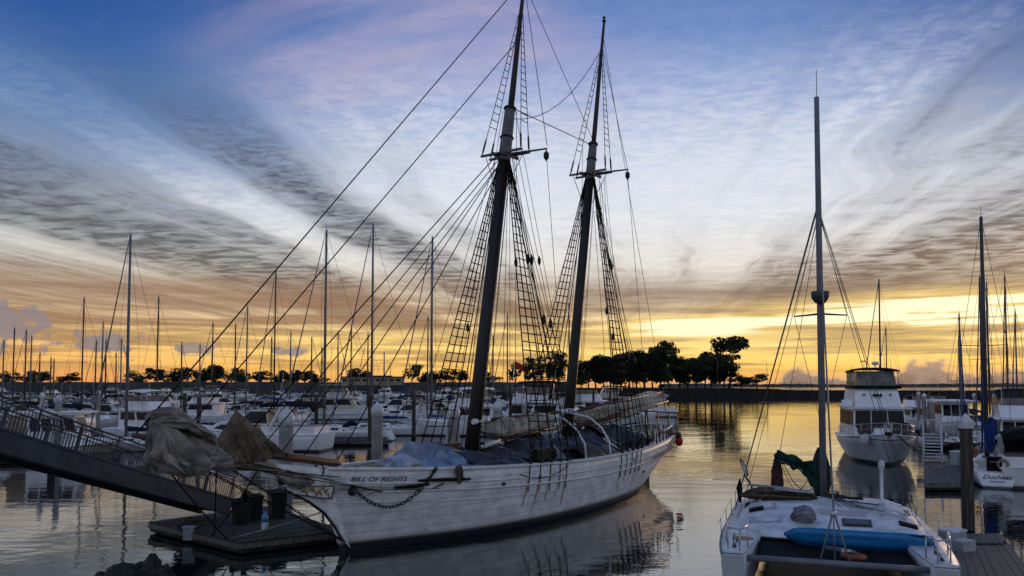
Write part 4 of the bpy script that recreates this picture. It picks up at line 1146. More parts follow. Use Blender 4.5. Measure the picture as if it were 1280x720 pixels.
# ---------------------------------------------------------------- gangway and floating dock at left
g_side = M('gangway_girder', (.05, .062, .082), .85, .15, 1.5, .2)
g_rail = M('gangway_rail', (.06, .066, .078), .8, .15, 3)
d_top = M('dock_planks', (.15, .14, .13), .85, .22, 2.5, .4, stretch=(1, 7, 1))
d_conc = M('dock_concrete', (.06, .057, .053), .85, .18, 1.2, .3)
d_side = M('dock_fascia', (.05, .045, .04), .8, .3, 2, .4)
cleatm = M('iron_cleat', (.05, .05, .055), .5, .2, 5)
def gangway():
    A = Vector((-12.75, 36.2, .62)); Bv = Vector((-16.35, 24.6, 4.55)); d = (Bv - A)
    L = d.length; o = thing('gangway', 'sloping grey footbridge ramp with thin upright rails leading down to the floating dock', 'gangway', A, 0)
    d = d.normalized(); side_ = Vector((-d.y, d.x, 0)).normalized()      # across the ramp
    up = side_.cross(d).normalized()
    if up.z < 0: up = -up
    W = 1.5; L += 2.0
    for k in (0, 1):
        c = side_ * (k * W * (-1 if side_.x > 0 else 1))
        mb = MB(); p0 = c + up * .05; p1 = p0 + d * L
        mb.bar(p0 + up * .34, p1 + up * .34, .14, .72)
        for q in (.02, .70): mb.bar(p0 + up * q, p1 + up * q, .2, .05)
        mb.build('side_girder', g_side, o)
        n = int(L / .145)
        mb = MB()
        for i in range(n):
            q = c + d * (.1 + i * .145); mb.bar(q + up * .74, q + up * 1.62, .022, .022)
        mb.build('baluster', g_rail, o, 'row of thin upright balusters')['kind'] = 'stuff'
        for i in range(9):
            q = c + d * (.12 + i * (L - .3) / 8); MB().bar(q + up * .1, q + up * 1.72, .06, .06).build('post', g_rail, o)
        for zz, r in ((1.74, .035), (1.60, .022), (.80, .022)):
            MB().tube([c + up * zz, c + up * zz + d * L], r, 7).build('handrail' if zz > 1.7 else 'rail', g_rail, o)
    c = side_ * (W / 2 * (-1 if side_.x > 0 else 1))
    MB().bar(c + up * .22, c + up * .22 + d * L, W - .16, .06).build('walkway', d_conc, o)
    return o
gangway()
def cleat(parent, p, rz=0):
    mb = MB(); m = Matrix.Rotation(rz, 3, 'Z'); p = Vector(p)
    mb.tube([p + m @ Vector((-.22, 0, .15)), p + m @ Vector((-.1, 0, .12)), p + m @ Vector((.1, 0, .12)), p + m @ Vector((.22, 0, .15))], [.02, .035, .035, .02], 6)
    for xx in (-.08, .08): mb.tube([p + m @ Vector((xx, 0, -.01)), p + m @ Vector((xx, 0, .12))], .03, 6)
    return mb.build('cleat', cleatm, parent)
def dock(label, corners, z=.5, top=None, ht=.42, cleats=(), planks=True):
    cs = [Vector((p[0], p[1], 0)) for p in corners]; c = sum(cs, Vector()) / len(cs)
    o = thing('floating_dock', label, 'dock', (c.x, c.y, 0)); P = [p - c for p in cs]
    up = lambda zz: [p + Vector((0, 0, zz)) for p in P]
    mb = MB(); nb = max(3, int((P[1] - P[0]).length / .24)); zz = Vector((0, 0, z - .05))
    for i in range(nb):
        a, b = (i + .03) / nb, (i + .97) / nb
        mb.extr([P[0].lerp(P[1], a) + zz, P[0].lerp(P[1], b) + zz, P[3].lerp(P[2], b) + zz, P[3].lerp(P[2], a) + zz], (0, 0, .05 + .006 * (i * 7 % 3)))
    mb.build('deck', top or d_conc, o)
    sh = [p * .985 for p in P]
    MB().extr([p + Vector((0, 0, z - ht)) for p in sh], (0, 0, ht - .07)).build('fascia', d_side, o)
    sh = [p * .93 for p in P]
    MB().extr([p + Vector((0, 0, -.5)) for p in sh], (0, 0, .5 + z - ht - .01)).build('float', black, o)
    for i in range(len(P)):
        a, b = P[i], P[(i + 1) % len(P)]
        if (b - a).length > 2:
            n = int((b - a).length / .6); nn = (b - a).cross(Vector((0, 0, 1))).normalized()
            if nn.dot(a) < 0: nn = -nn
            MB().bar(a * .992 + Vector((0, 0, z - .16)) + nn * .03, b * .992 + Vector((0, 0, z - .16)) + nn * .03, .07, .2).build('rub_rail', d_top, o)
    for q in cleats: cleat(o, Vector((q[0], q[1], z)) - c, q[2] if len(q) > 2 else 0)
    return o
q1, q2, q3, q4 = on(186, 652, .5), on(300, 678, .5), on(432, 663, .5), on(335, 632, .5)
fd = dock('dark floating dock under the foot of the sloping ramp', [q1, q2, q3, q4], cleats=((-14.3, 35.6, .5), (-11.2, 32.2, .8), (-13.2, 34.3, .6)))
mb = MB(); pts = [(-13.6 + .45 * math.cos(w * .5), 33.6 + .45 * math.sin(w * .5), .53 + .004 * w) for w in range(26)]
tag(MB().tube(pts, .03, 6).build('hose', M('dark_hose', (.03, .035, .035), .5, .2, 4)), 'dark hose coiled on the near edge of the floating dock', 'hose')
c = on(236, 668, .35); o = thing('dock_box', 'small pale grey box fixed to the dock edge beside the hose', 'dock box', (c.x + .05, c.y - .12, .15))
MB().box((0, 0, .25), (.42, .2, .5)).build('body', M('pale_grey_plastic', (.25, .26, .28), .5, .1, 3), o); MB().box((0, 0, .53), (.48, .26, .06)).build('lid', grey, o)
for k, (px, py, w, h_, lab) in enumerate(((300, 655, .62, 1.05, 'black wheeled bin on the dock below the yellow flowers'), (318, 650, .6, 1.1, 'black bin on the dock left of the blue and white bottle'), (346, 648, .7, 1.25, 'tall black bin on the dock behind the bottle, nearest the bow'))):
    c = on(px, py, .5); o = thing('bin', lab, 'bin', c, .6, 'bins on the floating dock')
    rings = [[(sx * w / 2 * q, sy * w / 2 * q, zz) for sx, sy in ((1, 1), (-1, 1), (-1, -1), (1, -1))] for q, zz in ((.8, .02), (1, h_ * .9))]
    MB().loft(rings, smooth=False).build('body', M('black_plastic', (.012, .013, .014), .5, .2, 3), o)
    MB().extr([(-w * .55, -w * .55, h_ * .9), (w * .55, -w * .55, h_ * .9), (w * .55, -w * .5, h_ * .93), (w * .55, w * .55, h_), (-w * .55, w * .55, h_), (-w * .55, -w * .5, h_ * .93)][0:2] + [(w * .55, w * .55, h_ * .97), (-w * .55, w * .55, h_ * .97)], (0, 0, .06)).build('lid', black, o)
c = on(306, 655, .5) + Vector((0, 0, 1.0)); o = thing('flower_pot', 'pot of yellow flowers set on the black dock bin', 'flower pot', c)
MB().lathe([(.1, 0), (.16, .2), (.17, .22), (.02, .22)], (0, 0, .03), 10).build('pot', black, o)
mb, mc = MB(), MB(); rr = random.Random(4)
for i in range(26):
    a, r0 = rr.uniform(0, 6.28), rr.uniform(.0, .34); p = Vector((r0 * math.cos(a), r0 * math.sin(a), .32 + rr.uniform(0, .2)))
    mc.tube([(0, 0, .22), p], .012, 4); mb.ball(p, (.05, .05, .03), 6, 4)
    mc.add([p + Vector((0, 0, -.1)), p + Vector((.1, .04, -.06)), p + Vector((.03, .12, -.1))], [(0, 1, 2)])
mb.build('blossom', M('yellow_petals', (.55, .42, .02), .6, .15, 4), o); mc.build('foliage', leaf, o)
c = on(331, 662, .5); o = thing('bottle', 'blue capped white plastic bottle standing on the dock by the bins', 'bottle', c)
MB().lathe([(.13, 0), (.14, .03), (.14, .3), (.08, .38)], (0, 0, 0), 12).build('body', M('white_plastic', (.6, .6, .62), .4, .1, 3), o)
MB().lathe([(.141, .31), (.143, .5), (.1, .6), (.06, .64), (.06, .72), (.01, .73)], (0, 0, 0), 12).build('cap', M('pale_blue_plastic', (.12, .25, .5), .35, .1, 3), o)
for k, (px, py, top, r) in enumerate(((64, 592, 560, .26), (16, 560, 530, .24))):
    c = on(px, py); o = thing('pile', ('dark round pile standing in the water under the middle of the ramp', 'dark round pile standing behind the upper end of the ramp')[k], 'pile', c)
    MB().lathe([(r, -1), (r, (py - top) * c.y / F), (r * .9, (py - top) * c.y / F + .02)], (0, 0, 0), 12).build('shaft', d_side, o)
# rocks breaking the surface at bottom left
c = on(160, 722); rk = MB()
for i, (dx, dy, r) in enumerate(((0, 0, (.75, .6, .42)), (.62, .1, (.5, .45, .52)), (1.15, -.05, (.42, .36, .34)), (-.55, -.1, (.5, .4, .24)))):
    b = MB().ball((dx, dy, .05), r, 22, 16)
    b.v = [tuple(Vector(v) + (Vector(v) - Vector((dx, dy, 0))).normalized() * (.22 * fn(v[0] * 2.6, v[1] * 2.6, v[2] * 2.6 + i) + .1 * fn(v[0] * 7, v[1] * 7, v[2] * 7))) for v in b.v]
    rk.add(b.v, b.f, False)
tag(rk.build('rock', M('black_wet_rock', (.012, .0115, .011), .55, .3, 3, .6), None, None, c), 'jagged black wet rock breaking the surface below the floating dock', 'rock')

def mooring(p, q, drop, label, r=.03, mat=None):
    return tag(MB().tube(sag(p, q, drop, 14), r, 6).build('mooring_line', mat or ropem), label, 'mooring line')
mwS = Matrix.Translation(SH.location) @ Matrix.Rotation(SH.rotation_euler.z, 4, 'Z')
W_ = lambda v: mwS @ Vector(v)
mooring(W_(port(3.3, 2.46, .1)), on(302, 677, .55), .35, 'grey mooring rope from the schooner bow down to the dock corner', .035)
mooring(W_(port(.6, 2.35, .15)), on(292, 672, .55), .12, 'second paler mooring rope slanting to the dock corner', .025, paler)
mooring(W_((-8.3, 0, 4.7)), on(284, 674, .55), .1, 'dark line from the tip of the jibboom down to the dock', .028, p_tar)
mooring(W_((-6.0, -.2, 3.9)), on(268, 668, .55), .25, 'dark line from the hanging sail bag to the dock cleat', .024, p_tar)
mooring(W_((-4.4, -.2, 3.5)), on(262, 672, .55), .15, 'dark line from under the brown spar to the dock edge', .026, p_tar)

# ---------------------------------------------------------------- piles
pile_w = M('pile_concrete', (.27, .26, .25), .85, .18, 1.0, .3)
pile_d = M('pile_timber', (.08, .07, .06), .9, .3, 1.5, .5, stretch=(5, 5, .6))
capm = M('white_pile_cap', (.55, .56, .58), .45, .1, 3)
def pile(px, top, Y, wpx, label, cone=True, dark=False, square=False, group='capped mooring piles'):
    c = on(px, 481 + 6.5 / Y * F); H = at(px, top, Y).z; r = wpx * Y / F / 2; n = 4 if square else 14
    o = thing('mooring_pile', label, 'pile', (c.x, c.y, 0), R(45) if square else 0, group)
    h0 = H - r * (2.2 if cone else .1)
    mb = MB(); s = []
    for i in range(9): s.append((r * (1 + .03 * fn(i * 3, px, 0)), -1 + (h0 + 1) * i / 8))
    mb.lathe(s, (0, 0, 0), n, not square).build('shaft', pile_d if dark else pile_w, o)
    mb = MB(); mb.lathe([(r * 1.001, .0), (r * 1.03, .1), (r * 1.03, .45), (r, .55)], (0, 0, .02), n).build('weed_band', black, o)
    if cone: MB().lathe([(r * 1.06, h0 - r * .5), (r * 1.14, h0 + r * .9), (r * .75, h0 + r * 1.5), (.02, H)] if not square else [(r * 1.2, h0 - r * .3), (r * 1.2, h0 + r * .9), (.02, H)], (0, 0, 0), n, not square).build('cap', capm, o)
    return o
pile(357, 509, 57, 18, 'thick pale pile with white cap behind the brown schooner spar')
pile(471, 502, 59, 14, 'pale round pile with white dome cap right of the long white sloop')
o = pile(567, 504, 60, 14, 'pale pile with a bent white pipe up its side, left of the foremast')
r = 14 * 60 / F / 2
MB().tube([(-r * 1.15, -.3, .3), (-r * 1.15, -.3, 3.6), (-r * .3, -r * 1.2, 4.5), (r * .8, -r * 1.1, 5.0)], .09, 7).build('pipe', capm, o)
pile(622, 500, 82, 11, 'white capped pile just right of the foremast'); pile(657, 496, 86, 9, 'white capped pile seen through the port rope ladder of the foremast')
pile(704, 496, 82, 10, 'white capped pile just left of the mainmast')
for k, (px, top, Y, w, lab) in enumerate(((395, 493, 88, 5, 'slim dark pile beside the tall mast of the long white sloop'), (462, 490, 86, 5, 'slim dark pile in front of the blue sail cover'), (517, 490, 92, 5, 'slim dark pile right of the blue sail cover'),
        (638, 489, 95, 4, 'slim dark pile in front of the big white cruiser right of the foremast'), (742, 487, 100, 3, 'slim dark pile in front of the white yacht right of the mainmast'), (763, 489, 104, 3, 'slim dark pile in the gap between the two yachts right of the mainmast'),
        (248, 496, 86, 5.5, 'dark pile in front of the white cruiser with radar arch'), (230, 491, 92, 5, 'slim dark pile right of the hardtop motor yacht'))):
    pile(px, top, Y, w, lab, False, True, group='dark timber piles')
for px, top, Y, w, lab in ((71, 493, 70, 7, 'grey cone topped pile in front of the curtained trawler'), (51, 490, 74, 6, 'grey cone topped pile left of the curtained trawler'), (122, 487, 95, 4.5, 'short cone topped pile right of the blue canopied boat'),
                           (808, 489, 130, 4, 'short white capped pile past the schooner stern near the rocky shore')):
    pile(px, top, Y, w, lab)

# ---------------------------------------------------------------- the catamaran at right
CT = thing('catamaran', 'white catamaran with a blue kayak on its foredeck and green sail cover', 'catamaran', (12.45, 32.2, 0), math.atan2(-.94, -.33))
c_paint = hull_paint('catamaran_hull', (.55, .57, .60), (.02, .03, .05), .12)
c_deck = M('catamaran_deck', (.64, .66, .70), .5, .2, .9, .15)
tramp = M('trampoline_net', (.012, .013, .016), .9, .2, 30, .3)
CT.scale = (1, .95, 1)
CTM = Matrix.Translation(CT.location) @ Matrix.Rotation(CT.rotation_euler.z, 4, 'Z') @ Matrix.Diagonal((1, .95, 1, 1))
for sd in (1, -1):
    rings = []
    for i in range(25):
        u = i / 24; X = lerp(-3.6, 9.6, u); w = .66 * (1 - .55 * max(0, (u - .55) / .45) ** 2.2) + .03; zz = lerp(1.25, 1.42, u)
        pr = [(w, zz), (w * 1.0, zz * .6), (w * .85, .2), (w * .4, -.45)]
        rings.append([(X - .25 * (1 - a[1] / zz) * u, sd * 3.0 + a[0], a[1]) for a in pr] + [(X - .25 * (1 - a[1] / zz) * u, sd * 3.0 - a[0], a[1]) for a in pr[::-1]])
    MB().loft(rings).build('hull', c_paint, CT)
    def dkf(u, v, sd=sd):
        X = lerp(-3.5, 9.45, u); uu = (X + 3.6) / 13.2; w = (.64 * (1 - .55 * max(0, (uu - .55) / .45) ** 2.2) + .02)
        return (X, sd * 3.0 + w * (1 - 2 * v), lerp(1.25, 1.42, uu) + .035)
    MB().sheet(dkf, 30, 3, .03).build('side_deck', c_deck, CT)
    MB().tube([(lerp(-3.5, 9.5, i / 20), sd * 3.0 + sd * (.67 * (1 - .55 * max(0, ((i / 20) - .55) / .45) ** 2.2) + .03), lerp(1.25, 1.42, i / 20) - .03) for i in range(21)], .05, 6).build('rub_rail', M('grey_rub_rail', (.2, .21, .23), .6, .15, 3), CT)
def bridge(u, v):                                   # one moulded coachroof over both hulls
    X = lerp(-1.3, 5.6, u); a = v * 2 - 1; wid = 3.5 - .1 * u
    k = abs(a); crown = (1 - k ** 5) ** .8
    prof = interp([(0, .35), (.05, .62), (.2, .72), (.5, .62), (.72, .40), (.9, .12), (1, 0)], u)
    zz = 1.33 + .04 * fn(X * .7, a * 2, 0) + prof * crown
    cut = .0
    return (X + (.5 * (1 - k ** 2) - .25 if u > .8 else 0) * (u - .8) * 2, a * wid, zz)
MB().sheet(bridge, 40, 44, .05).build('coachroof', c_deck, CT)
def roof_z(X, y):
    u = (X + 1.3) / 6.9; k = abs(y / 3.45)
    return 1.33 + interp([(0, .35), (.05, .62), (.2, .72), (.5, .62), (.72, .40), (.9, .12), (1, 0)], min(1, max(0, u))) * max(0, 1 - k ** 5) ** .8
MB().box((1.9, 0, 1.05), (6.4, 5.2, .5)).build('bridgedeck', c_paint, CT)
def rect_on(X, y, lx, ly, nm, mat, th=.05, par=None):
    pts = [(X + i * lx / 2, y + j * ly / 2) for i, j in ((-1, -1), (1, -1), (1, 1), (-1, 1))]
    P = [Vector((a, b, roof_z(a, b) + .012)) for a, b in pts]
    return MB().extr(P, (0.3 * th, 0, th)).build(nm, mat, par or CT)
rect_on(3.95, 1.0, .62, 1.0, 'window_frame', alud, .035); rect_on(3.95, 1.0, .46, .82, 'window', M('smoky_acrylic', (.06, .075, .07), .3, .15, 1), .06)
rect_on(3.6, 2.75, .4, .6, 'hatch', black, .06); rect_on(2.6, -2.6, .4, .55, 'hatch', black, .06); rect_on(.4, 1.2, .16, .6, 'vent', black, .07)
rect_on(.2, 2.6, .5, .7, 'hatch', c_deck, .08)
MB().sheet(lambda u, v: (lerp(5.3, 9.0, u), lerp(-2.38, 2.38, v), 1.2 - .1 * math.sin(math.pi * u) * math.sin(math.pi * v)), 10, 10, .02).build('trampoline', tramp, CT)
MB().tube([(9.05, -2.6, 1.27), (9.05, 2.6, 1.27)], .095, 10).build('crossbeam', alu, CT)
mb = MB()
for sd in (1, -1): mb.tube([(5.0, sd * 2.38, 1.27), (9.0, sd * 2.38, 1.27)], .03, 5)
mb.tube([(5.6, -2.3, 1.29), (5.75, 0, 1.29), (5.6, 2.3, 1.29)], .035, 5); mb.build('net_lacing', ropem, CT)
nonskid = M('grey_nonskid', (.40, .42, .46), .85, .1, 25, .3)
for X, y, lx, ly in ((1.2, 1.6, 1.4, 1.2), (2.3, 2.35, 1.1, .9), (2.2, -2.3, 1.0, .9), (2.9, .6, .6, 1.6), (3.9, -2.2, .7, 1.2)): rect_on(X, y, lx, ly, 'nonskid_panel', nonskid, .012)
for sd in (1, -1):
    for X in (6.2, 7.6, 8.6): cleat(CT, (X, sd * 3.0, 1.43), 0)
    mb = MB()
    MB().tube(sag((8.7, sd * 3.05, 1.5), (6.2, sd * 3.2, 1.46), .03), .022, 5).build('mooring_rope', ropem, CT)
    MB().tube([(X, sd * 3.3, roof_z(X, sd * 3.3) + .05) for X in (-.8, .4, 1.6, 2.8)], .02, 6).build('grab_rail', chrome, CT)
    rect_on(1.0, sd * 3.05, .9, .16, 'side_window', black, .03)
# mast, boom and sails
zt = roof_z(0, 0); CH = 18.3
MB().tube([(0, 0, zt - .1), (-.05, 0, 9), (-.2, 0, 13.9), (-.28, 0, CH)], [.12, .12, .105, .09], 10, sq=1.2).build('mast', alu, CT)
cm = [o for o in CT.children if o.name.startswith('mast')][0]
MB().tube([(-.27, 0, 14.2), (-.34, 0, CH + .05)], [.115, .10], 9).build('masthead', alud, cm)
MB().tube([(-.3, 0, CH), (-.1, 0, CH + .3), (-.1, 0, CH + 1.1)], .014, 4).build('antenna', wire, cm)
MB().lathe([(.05, -.25), (.22, -.2), (.36, 0), (.38, .22), (.34, .26), (.1, .28)], (.1, 0, 10.0), 14).build('radar_dome', alud, cm)
MB().tube([(-.25, -1.05, 9.3), (0, 0, 9.36), (-.25, 1.05, 9.3)], [.03, .05, .03], 6).build('spreader', alud, cm)
green = M('green_sail_cover', (.008, .055, .042), .8, .3, 1.5, .5, bscale=6); faded = M('faded_green_cover', (.02, .045, .04), .85, .3, 1.5, .5, bscale=6)
be = Vector((-2.6, -1.9, 3.25)); bs = Vector((-.15, -.05, 2.75))
MB().tube([bs, be], [.07, .06], 7).build('boom', alu, CT)
def cover(name, cents, rads, seed, mat): return cloth_blob(cents, rads, seed, 120, 70, 1.25, 2.6, .35).build(name, mat, CT)
cover('sail_cover', [be + Vector((-.1, -.05, .1)), be.lerp(bs, .2) + Vector((0, 0, .22)), be.lerp(bs, .5) + Vector((0, 0, .16)), be.lerp(bs, .8) + Vector((0, 0, .14)), bs + Vector((.1, 0, .2))],
      [(.08, .1), (.19, .27), (.16, .17), (.18, .25), (.16, .36)], 5, green)
for q, rr in ((.06, .16), (.3, .2), (.5, .17), (.7, .2), (.86, .22)): MB().torus(be.lerp(bs, q) + Vector((0, 0, .16)), rr, .022, bs - be, 16, 5).build('sail_tie', p_tar, CT)
def mastbag(u, v):
    w = 2 * math.pi * v; zz = lerp(1.95, 3.95, u); rr = cr([(0, .16), (.2, .32), (.5, .30), (.8, .24), (1, .12)], u) * (1 + .7 * crumple(math.cos(w) * 1.6, math.sin(w) * 1.6 + u * 3, 2) + .28 * fn(math.cos(w) * 2, math.sin(w) * 2, u * 3) + .18 * abs(fn(math.cos(w) * 5, math.sin(w) * 5, u * 5)))
    return (-.32 + rr * math.cos(w), -.05 + rr * .95 * math.sin(w), zz)
MB().sheet(mastbag, 70, 70, .02).build('sail_cover', faded, CT)
cloth_blob([be + Vector((.0, 0, .1)), be + Vector((.02, 0, -.5)), be + Vector((.05, .02, -1.1)), be + Vector((.05, 0, -1.5))], [(.1, .1), (.22, .2), (.26, .2), (.1, .05)], 15, 30, 24, .5).build('sail_bundle', M('mottled_bundle', (.045, .04, .04), .9, .4, 5, .4, col2=(.08, .015, .015)), CT)
mb = MB(); mb.tube(sag(be.lerp(bs, .15), be.lerp(bs, .85) - Vector((0, 0, .5)), .55, 10), .02, 5); mb.build('topping_line', ropem, CT)
MB().tube(sag(be.lerp(bs, .1), be.lerp(bs, .7) - Vector((0, 0, .3)), .8, 10), .016, 5).build('topping_line', ropem, CT)
hd = Vector((-.2, 0, 14.0))
for i, (X, y, z0, r_) in enumerate(((-1.0, -3.66, 1.3, .014), (-1.6, -3.66, 1.3, .014), (.3, -3.6, 1.3, .012), (-1.0, 3.66, 1.3, .014), (-1.8, 3.6, 1.3, .014), (-3.2, 3.4, 1.3, .013), (-3.2, -3.4, 1.3, .013), (-2.5, -1.8, 3.3, .012))):
    MB().tube([(X, y, z0), hd - Vector((0, 0, .1 * i))], r_, 4).build('shroud', wire, CT)
for y in (-1.05, 1.05): MB().tube([(-.3, y * .05, 5.0), (-.25, y, 9.3), (-.2, 0, 13.6)], .011, 4).build('shroud', wire, CT)
fs = Vector((8.6, 0, 2.75))
MB().tube([fs, fs.lerp(hd, .02), fs.lerp(hd, .5), fs.lerp(hd, .98), hd], [.02, .034, .032, .028, .012], 7).build('furled_jib', alu, CT)
for p in ((9.05, -.42, 1.35), (9.05, .42, 1.35)): MB().tube([fs, p], .035, 6).build('forestay_strut', alu, CT)
MB().tube([fs, (9.05, 0, 1.35)], .02, 5).build('forestay_strut', alu, CT)
MB().lathe([(.04, -.1), (.1, -.07), (.1, .07), (.04, .1)], fs - Vector((0, 0, .1)), 12).build('furling_drum', chrome, CT)
mb = MB(); mb.bar((6.9, -.15, 1.32), (7.7, .3, 1.42), .14, .09); mb.tube([(7.4, .7, 1.3), (7.9, .3, 1.45)], .07, 8); mb.build('anchor', chrome, CT)
for s_, mat, rr in ((1, 0, 0),):
    o = tag(MB().torus((0, 0, 0), .3, .085, (0.1, 0, 1), 22, 9).build('life_ring', M('faded_orange', (.30, .085, .04), .6, .2, 3), None), 'faded orange life ring lying on the black catamaran net', 'life ring')
    o.location = CTM @ Vector((7.75, .62, 1.27))
# rails, stanchions
def pulpit(X0, X1, y, ylean, nm='pulpit'):
    mb = MB()
    for X in (X0, (X0 + X1) / 2, X1): mb.tube([(X, y, 1.42), (X, y + ylean, 2.12)], .026, 6)
    mb.tube([(X0, y + ylean, 2.12), (X1, y + ylean, 2.12)], .028, 6); return mb
for sd in (1, -1):
    mb = MB()
    P = [(7.6, sd * 3.35), (8.9, sd * 3.2), (9.15, sd * 2.82), (8.4, sd * 2.62)]
    for X, y in P: mb.tube([(X, y, 1.4), (X, y, 2.12)], .024, 6)
    mb.tube([(X, y, 2.12) for X, y in P], .026, 6); mb.tube([(X, y, 1.8) for X, y in P[:2]], .016, 5)
    mb.build('pulpit', chrome, CT)
    mb = MB()
    for X in (-3.0, -.8, 1.6, 4.2, 6.4): mb.tube([(X, sd * 3.62, 1.3), (X, sd * 3.64, 2.0)], .018, 5)
    mb.tube([(X, sd * 3.64, 2.0) for X in (-3.0, -.8, 1.6, 4.2, 6.4, 7.6)], .01, 4); mb.build('lifeline', chrome, CT)
# roof clutter
MB().lathe([(.12, 0), (.14, .05), (.06, .12), (.075, 1.3), (.11, 1.35), (.13, 1.46), (.11, 1.6), (.03, 1.67)], (.9, 2.15, roof_z(.9, 2.15)), 12).build('vent_post', c_deck, CT)
cm2 = M('grey_canvas_wrap', (.2, .2, .22), .6, .3, 2, .5)
o = cloth_blob([(-.42, 0, 0), (-.25, .0, .1), (0, 0, .13), (.25, 0, .1), (.42, 0, 0)], [(.08, .05), (.26, .22), (.3, .25), (.26, .2), (.06, .04)], 41, 34, 36, .55).build('wrapped_bundle', cm2)
tag(o, 'bundle wrapped in pale grey plastic on the catamaran roof above the blue kayak', 'bundle'); o.location = CTM @ Vector((4.1, -.85, roof_z(4.1, -.85) + .16)); o.rotation_euler = (0, 0, CT.rotation_euler.z + R(90))
net = M('brown_netting', (.12, .095, .07), .95, .35, 9, .8, bscale=30)
o = tag(cloth_blob([(-1.5, 0, 0), (-1.0, .05, .05), (-.3, 0, .1), (.4, 0, .06), (1.0, -.05, .08), (1.4, 0, 0)], [(.1, .05), (.5, .2), (.6, .24), (.5, .18), (.42, .22), (.1, .05)], 51, 70, 50, .6, 3.5).build('netting', net), 'heap of brown netting and rope on the catamaran roof left of the mast', 'netting')
o.location = CTM @ Vector((.75, -1.75, roof_z(.75, -1.75) + .05)); o.rotation_euler = (0, 0, CT.rotation_euler.z + R(90))
bo = M('grey_board', (.33, .34, .36), .6, .15, 2)
for X, y, L_, lab, rz in ((-.35, -2.2, 1.7, 'flat pale board lying behind the netting on the catamaran roof', 85), (1.0, -1.2, 1.4, 'pale ribbed panel lying on the netting beside the catamaran mast', 92)):
    o = tag(MB().box((0, 0, .02), (L_, .4, .05)).box((0, .12, .05), (L_ * .96, .05, .03)).box((0, -.12, .05), (L_ * .96, .05, .03)).build('board', bo), lab, 'board')
    o.location = CTM @ Vector((X, y, roof_z(X, y) + .33)); o.rotation_euler = (0, R(3), CT.rotation_euler.z + R(rz))
mb = MB(); rr = random.Random(3)
for i in range(7): mb.torus((.25 + .05 * i, .15 + .04 * i, roof_z(.4, .3) + .06 + .03 * i), .2, .02, (rr.uniform(-.3, .3), rr.uniform(-.3, .3), 1), 12, 4)
for i in range(5): mb.tube(sag((.1, .2, 2.2), (2.2 + i * .2, .6 + i * .35, roof_z(2.2, 1.2) + .04), .08), .014, 4)
mb.build('coiled_rope', ropem, CT)
MB().tube([(1.0, .3, roof_z(1, .3) + .05), (1.3, 1.2, roof_z(1.2, 1.2) + .06), (1.5, 2.0, roof_z(1.5, 2) + .06)], .022, 5).build('sheet_rope', p_tar, CT)
MB().tube([(.6, .25, roof_z(.6, .25) + .1), (.45, .7, roof_z(.4, .8) + .08), (.3, .9, roof_z(.3, .9) + .05)], [.06, .1, .03], 6).build('coiled_rope', faded, CT)
for X, y in ((1.2, -2.5), (.3, .55), (2.0, 2.9)): MB().lathe([(.08, 0), (.09, .04), (.06, .08), (.07, .16), (.09, .2), (.02, .21)], (X, y, roof_z(X, y)), 10).build('winch', chrome, CT)
MB().lathe([(.02, 0), (.11, .01), (.12, .22), (.06, .26)], (-.9, -3.1, 1.8), 10).build('winch', black, CT)
# horseshoe buoy / round outboard cover at the port quarter
p0 = Vector((-1.1, -2.9, 1.75))
mb = MB(); mb.tube([p0, p0 + Vector((.1, -.05, .5)), p0 + Vector((.2, -.35, .95))], [.05, .045, .035], 7)
rings = [[(p0 + Vector((.2 + q, -.35 - .15 * math.sin(w) - (.07 * math.cos(w)), 1.25 + .36 * math.sin(w) + .0)) + Vector((0, .17 * math.cos(w), 0))) for w in [k * math.pi / 8 for k in range(16)]] for q in (-.06, .06)]
mb.loft(rings); mb.build('mirror_frame', black, CT)
rings = [[(p0 + Vector((.265 + q, -.35 - .11 * math.sin(w) - .05 * math.cos(w) + .13 * math.cos(w), 1.25 + .29 * math.sin(w)))) for w in [k * math.pi / 8 for k in range(16)]] for q in (0, .02)]
MB().loft(rings).build('mirror', c_deck, CT)
mb = MB(); q0 = Vector((-1.0, -3.45, 1.5)); mb.tube([q0, q0 + Vector((0, -.02, .6)), q0 + Vector((0, 0, 1.0))], [.05, .14, .03], 8); mb.build('fender', black, CT)
o = tag(MB().lathe([(.02, 0), (.28, .01), (.3, .04), (.28, .07), (.02, .075)], (0, 0, 0), 18).build('wooden_disc', M('pale_wood', (.34, .24, .13), .7, .2, 3, stretch=(1, 8, 1))), 'round pale wooden board on the outer bow deck of the catamaran', 'board')
o.location = CTM @ Vector((7.0, -2.85, 1.43)); o.scale = (1.2, .9, 1)
# kayak across the foredeck
K = thing('kayak', 'long bright blue kayak lying across the catamaran foredeck', 'kayak', CTM @ Vector((6.15, .85, 1.47)), CT.rotation_euler.z + R(90) + R(-1.5))
kb = M('blue_kayak_plastic', (.012, .17, .42), .38, .14, 1.5, .1)
rings = []
KL = 4.5
for i in range(31):
    u = i / 30; X = lerp(-KL / 2, KL / 2, u); k = abs(2 * u - 1); w = .34 * (1 - k ** 8) + .02; hh = .18 * (1 - k ** 6) + .05; up = .10 * k ** 3
    rings.append([(X, w * math.cos(a) * (1 if math.sin(a) < 0 else .98), up + (hh * math.sin(a) * (1.0 if math.sin(a) < 0 else .62) + (.035 * math.cos(a * 6) * (1 - k)))) for a in [j * 2 * math.pi / 24 for j in range(24)]])
kh = MB().loft(rings).build('hull', kb, K)
kh.rotation_euler = (R(-62), 0, 0)
mb = MB(); mb.tube([(lerp(-KL / 2, KL / 2, i / 16), .34 * (1 - abs(i / 8 - 1) ** 8) + .025, .10 * abs(i / 8 - 1) ** 3 + .01) for i in range(17)], .028, 6)
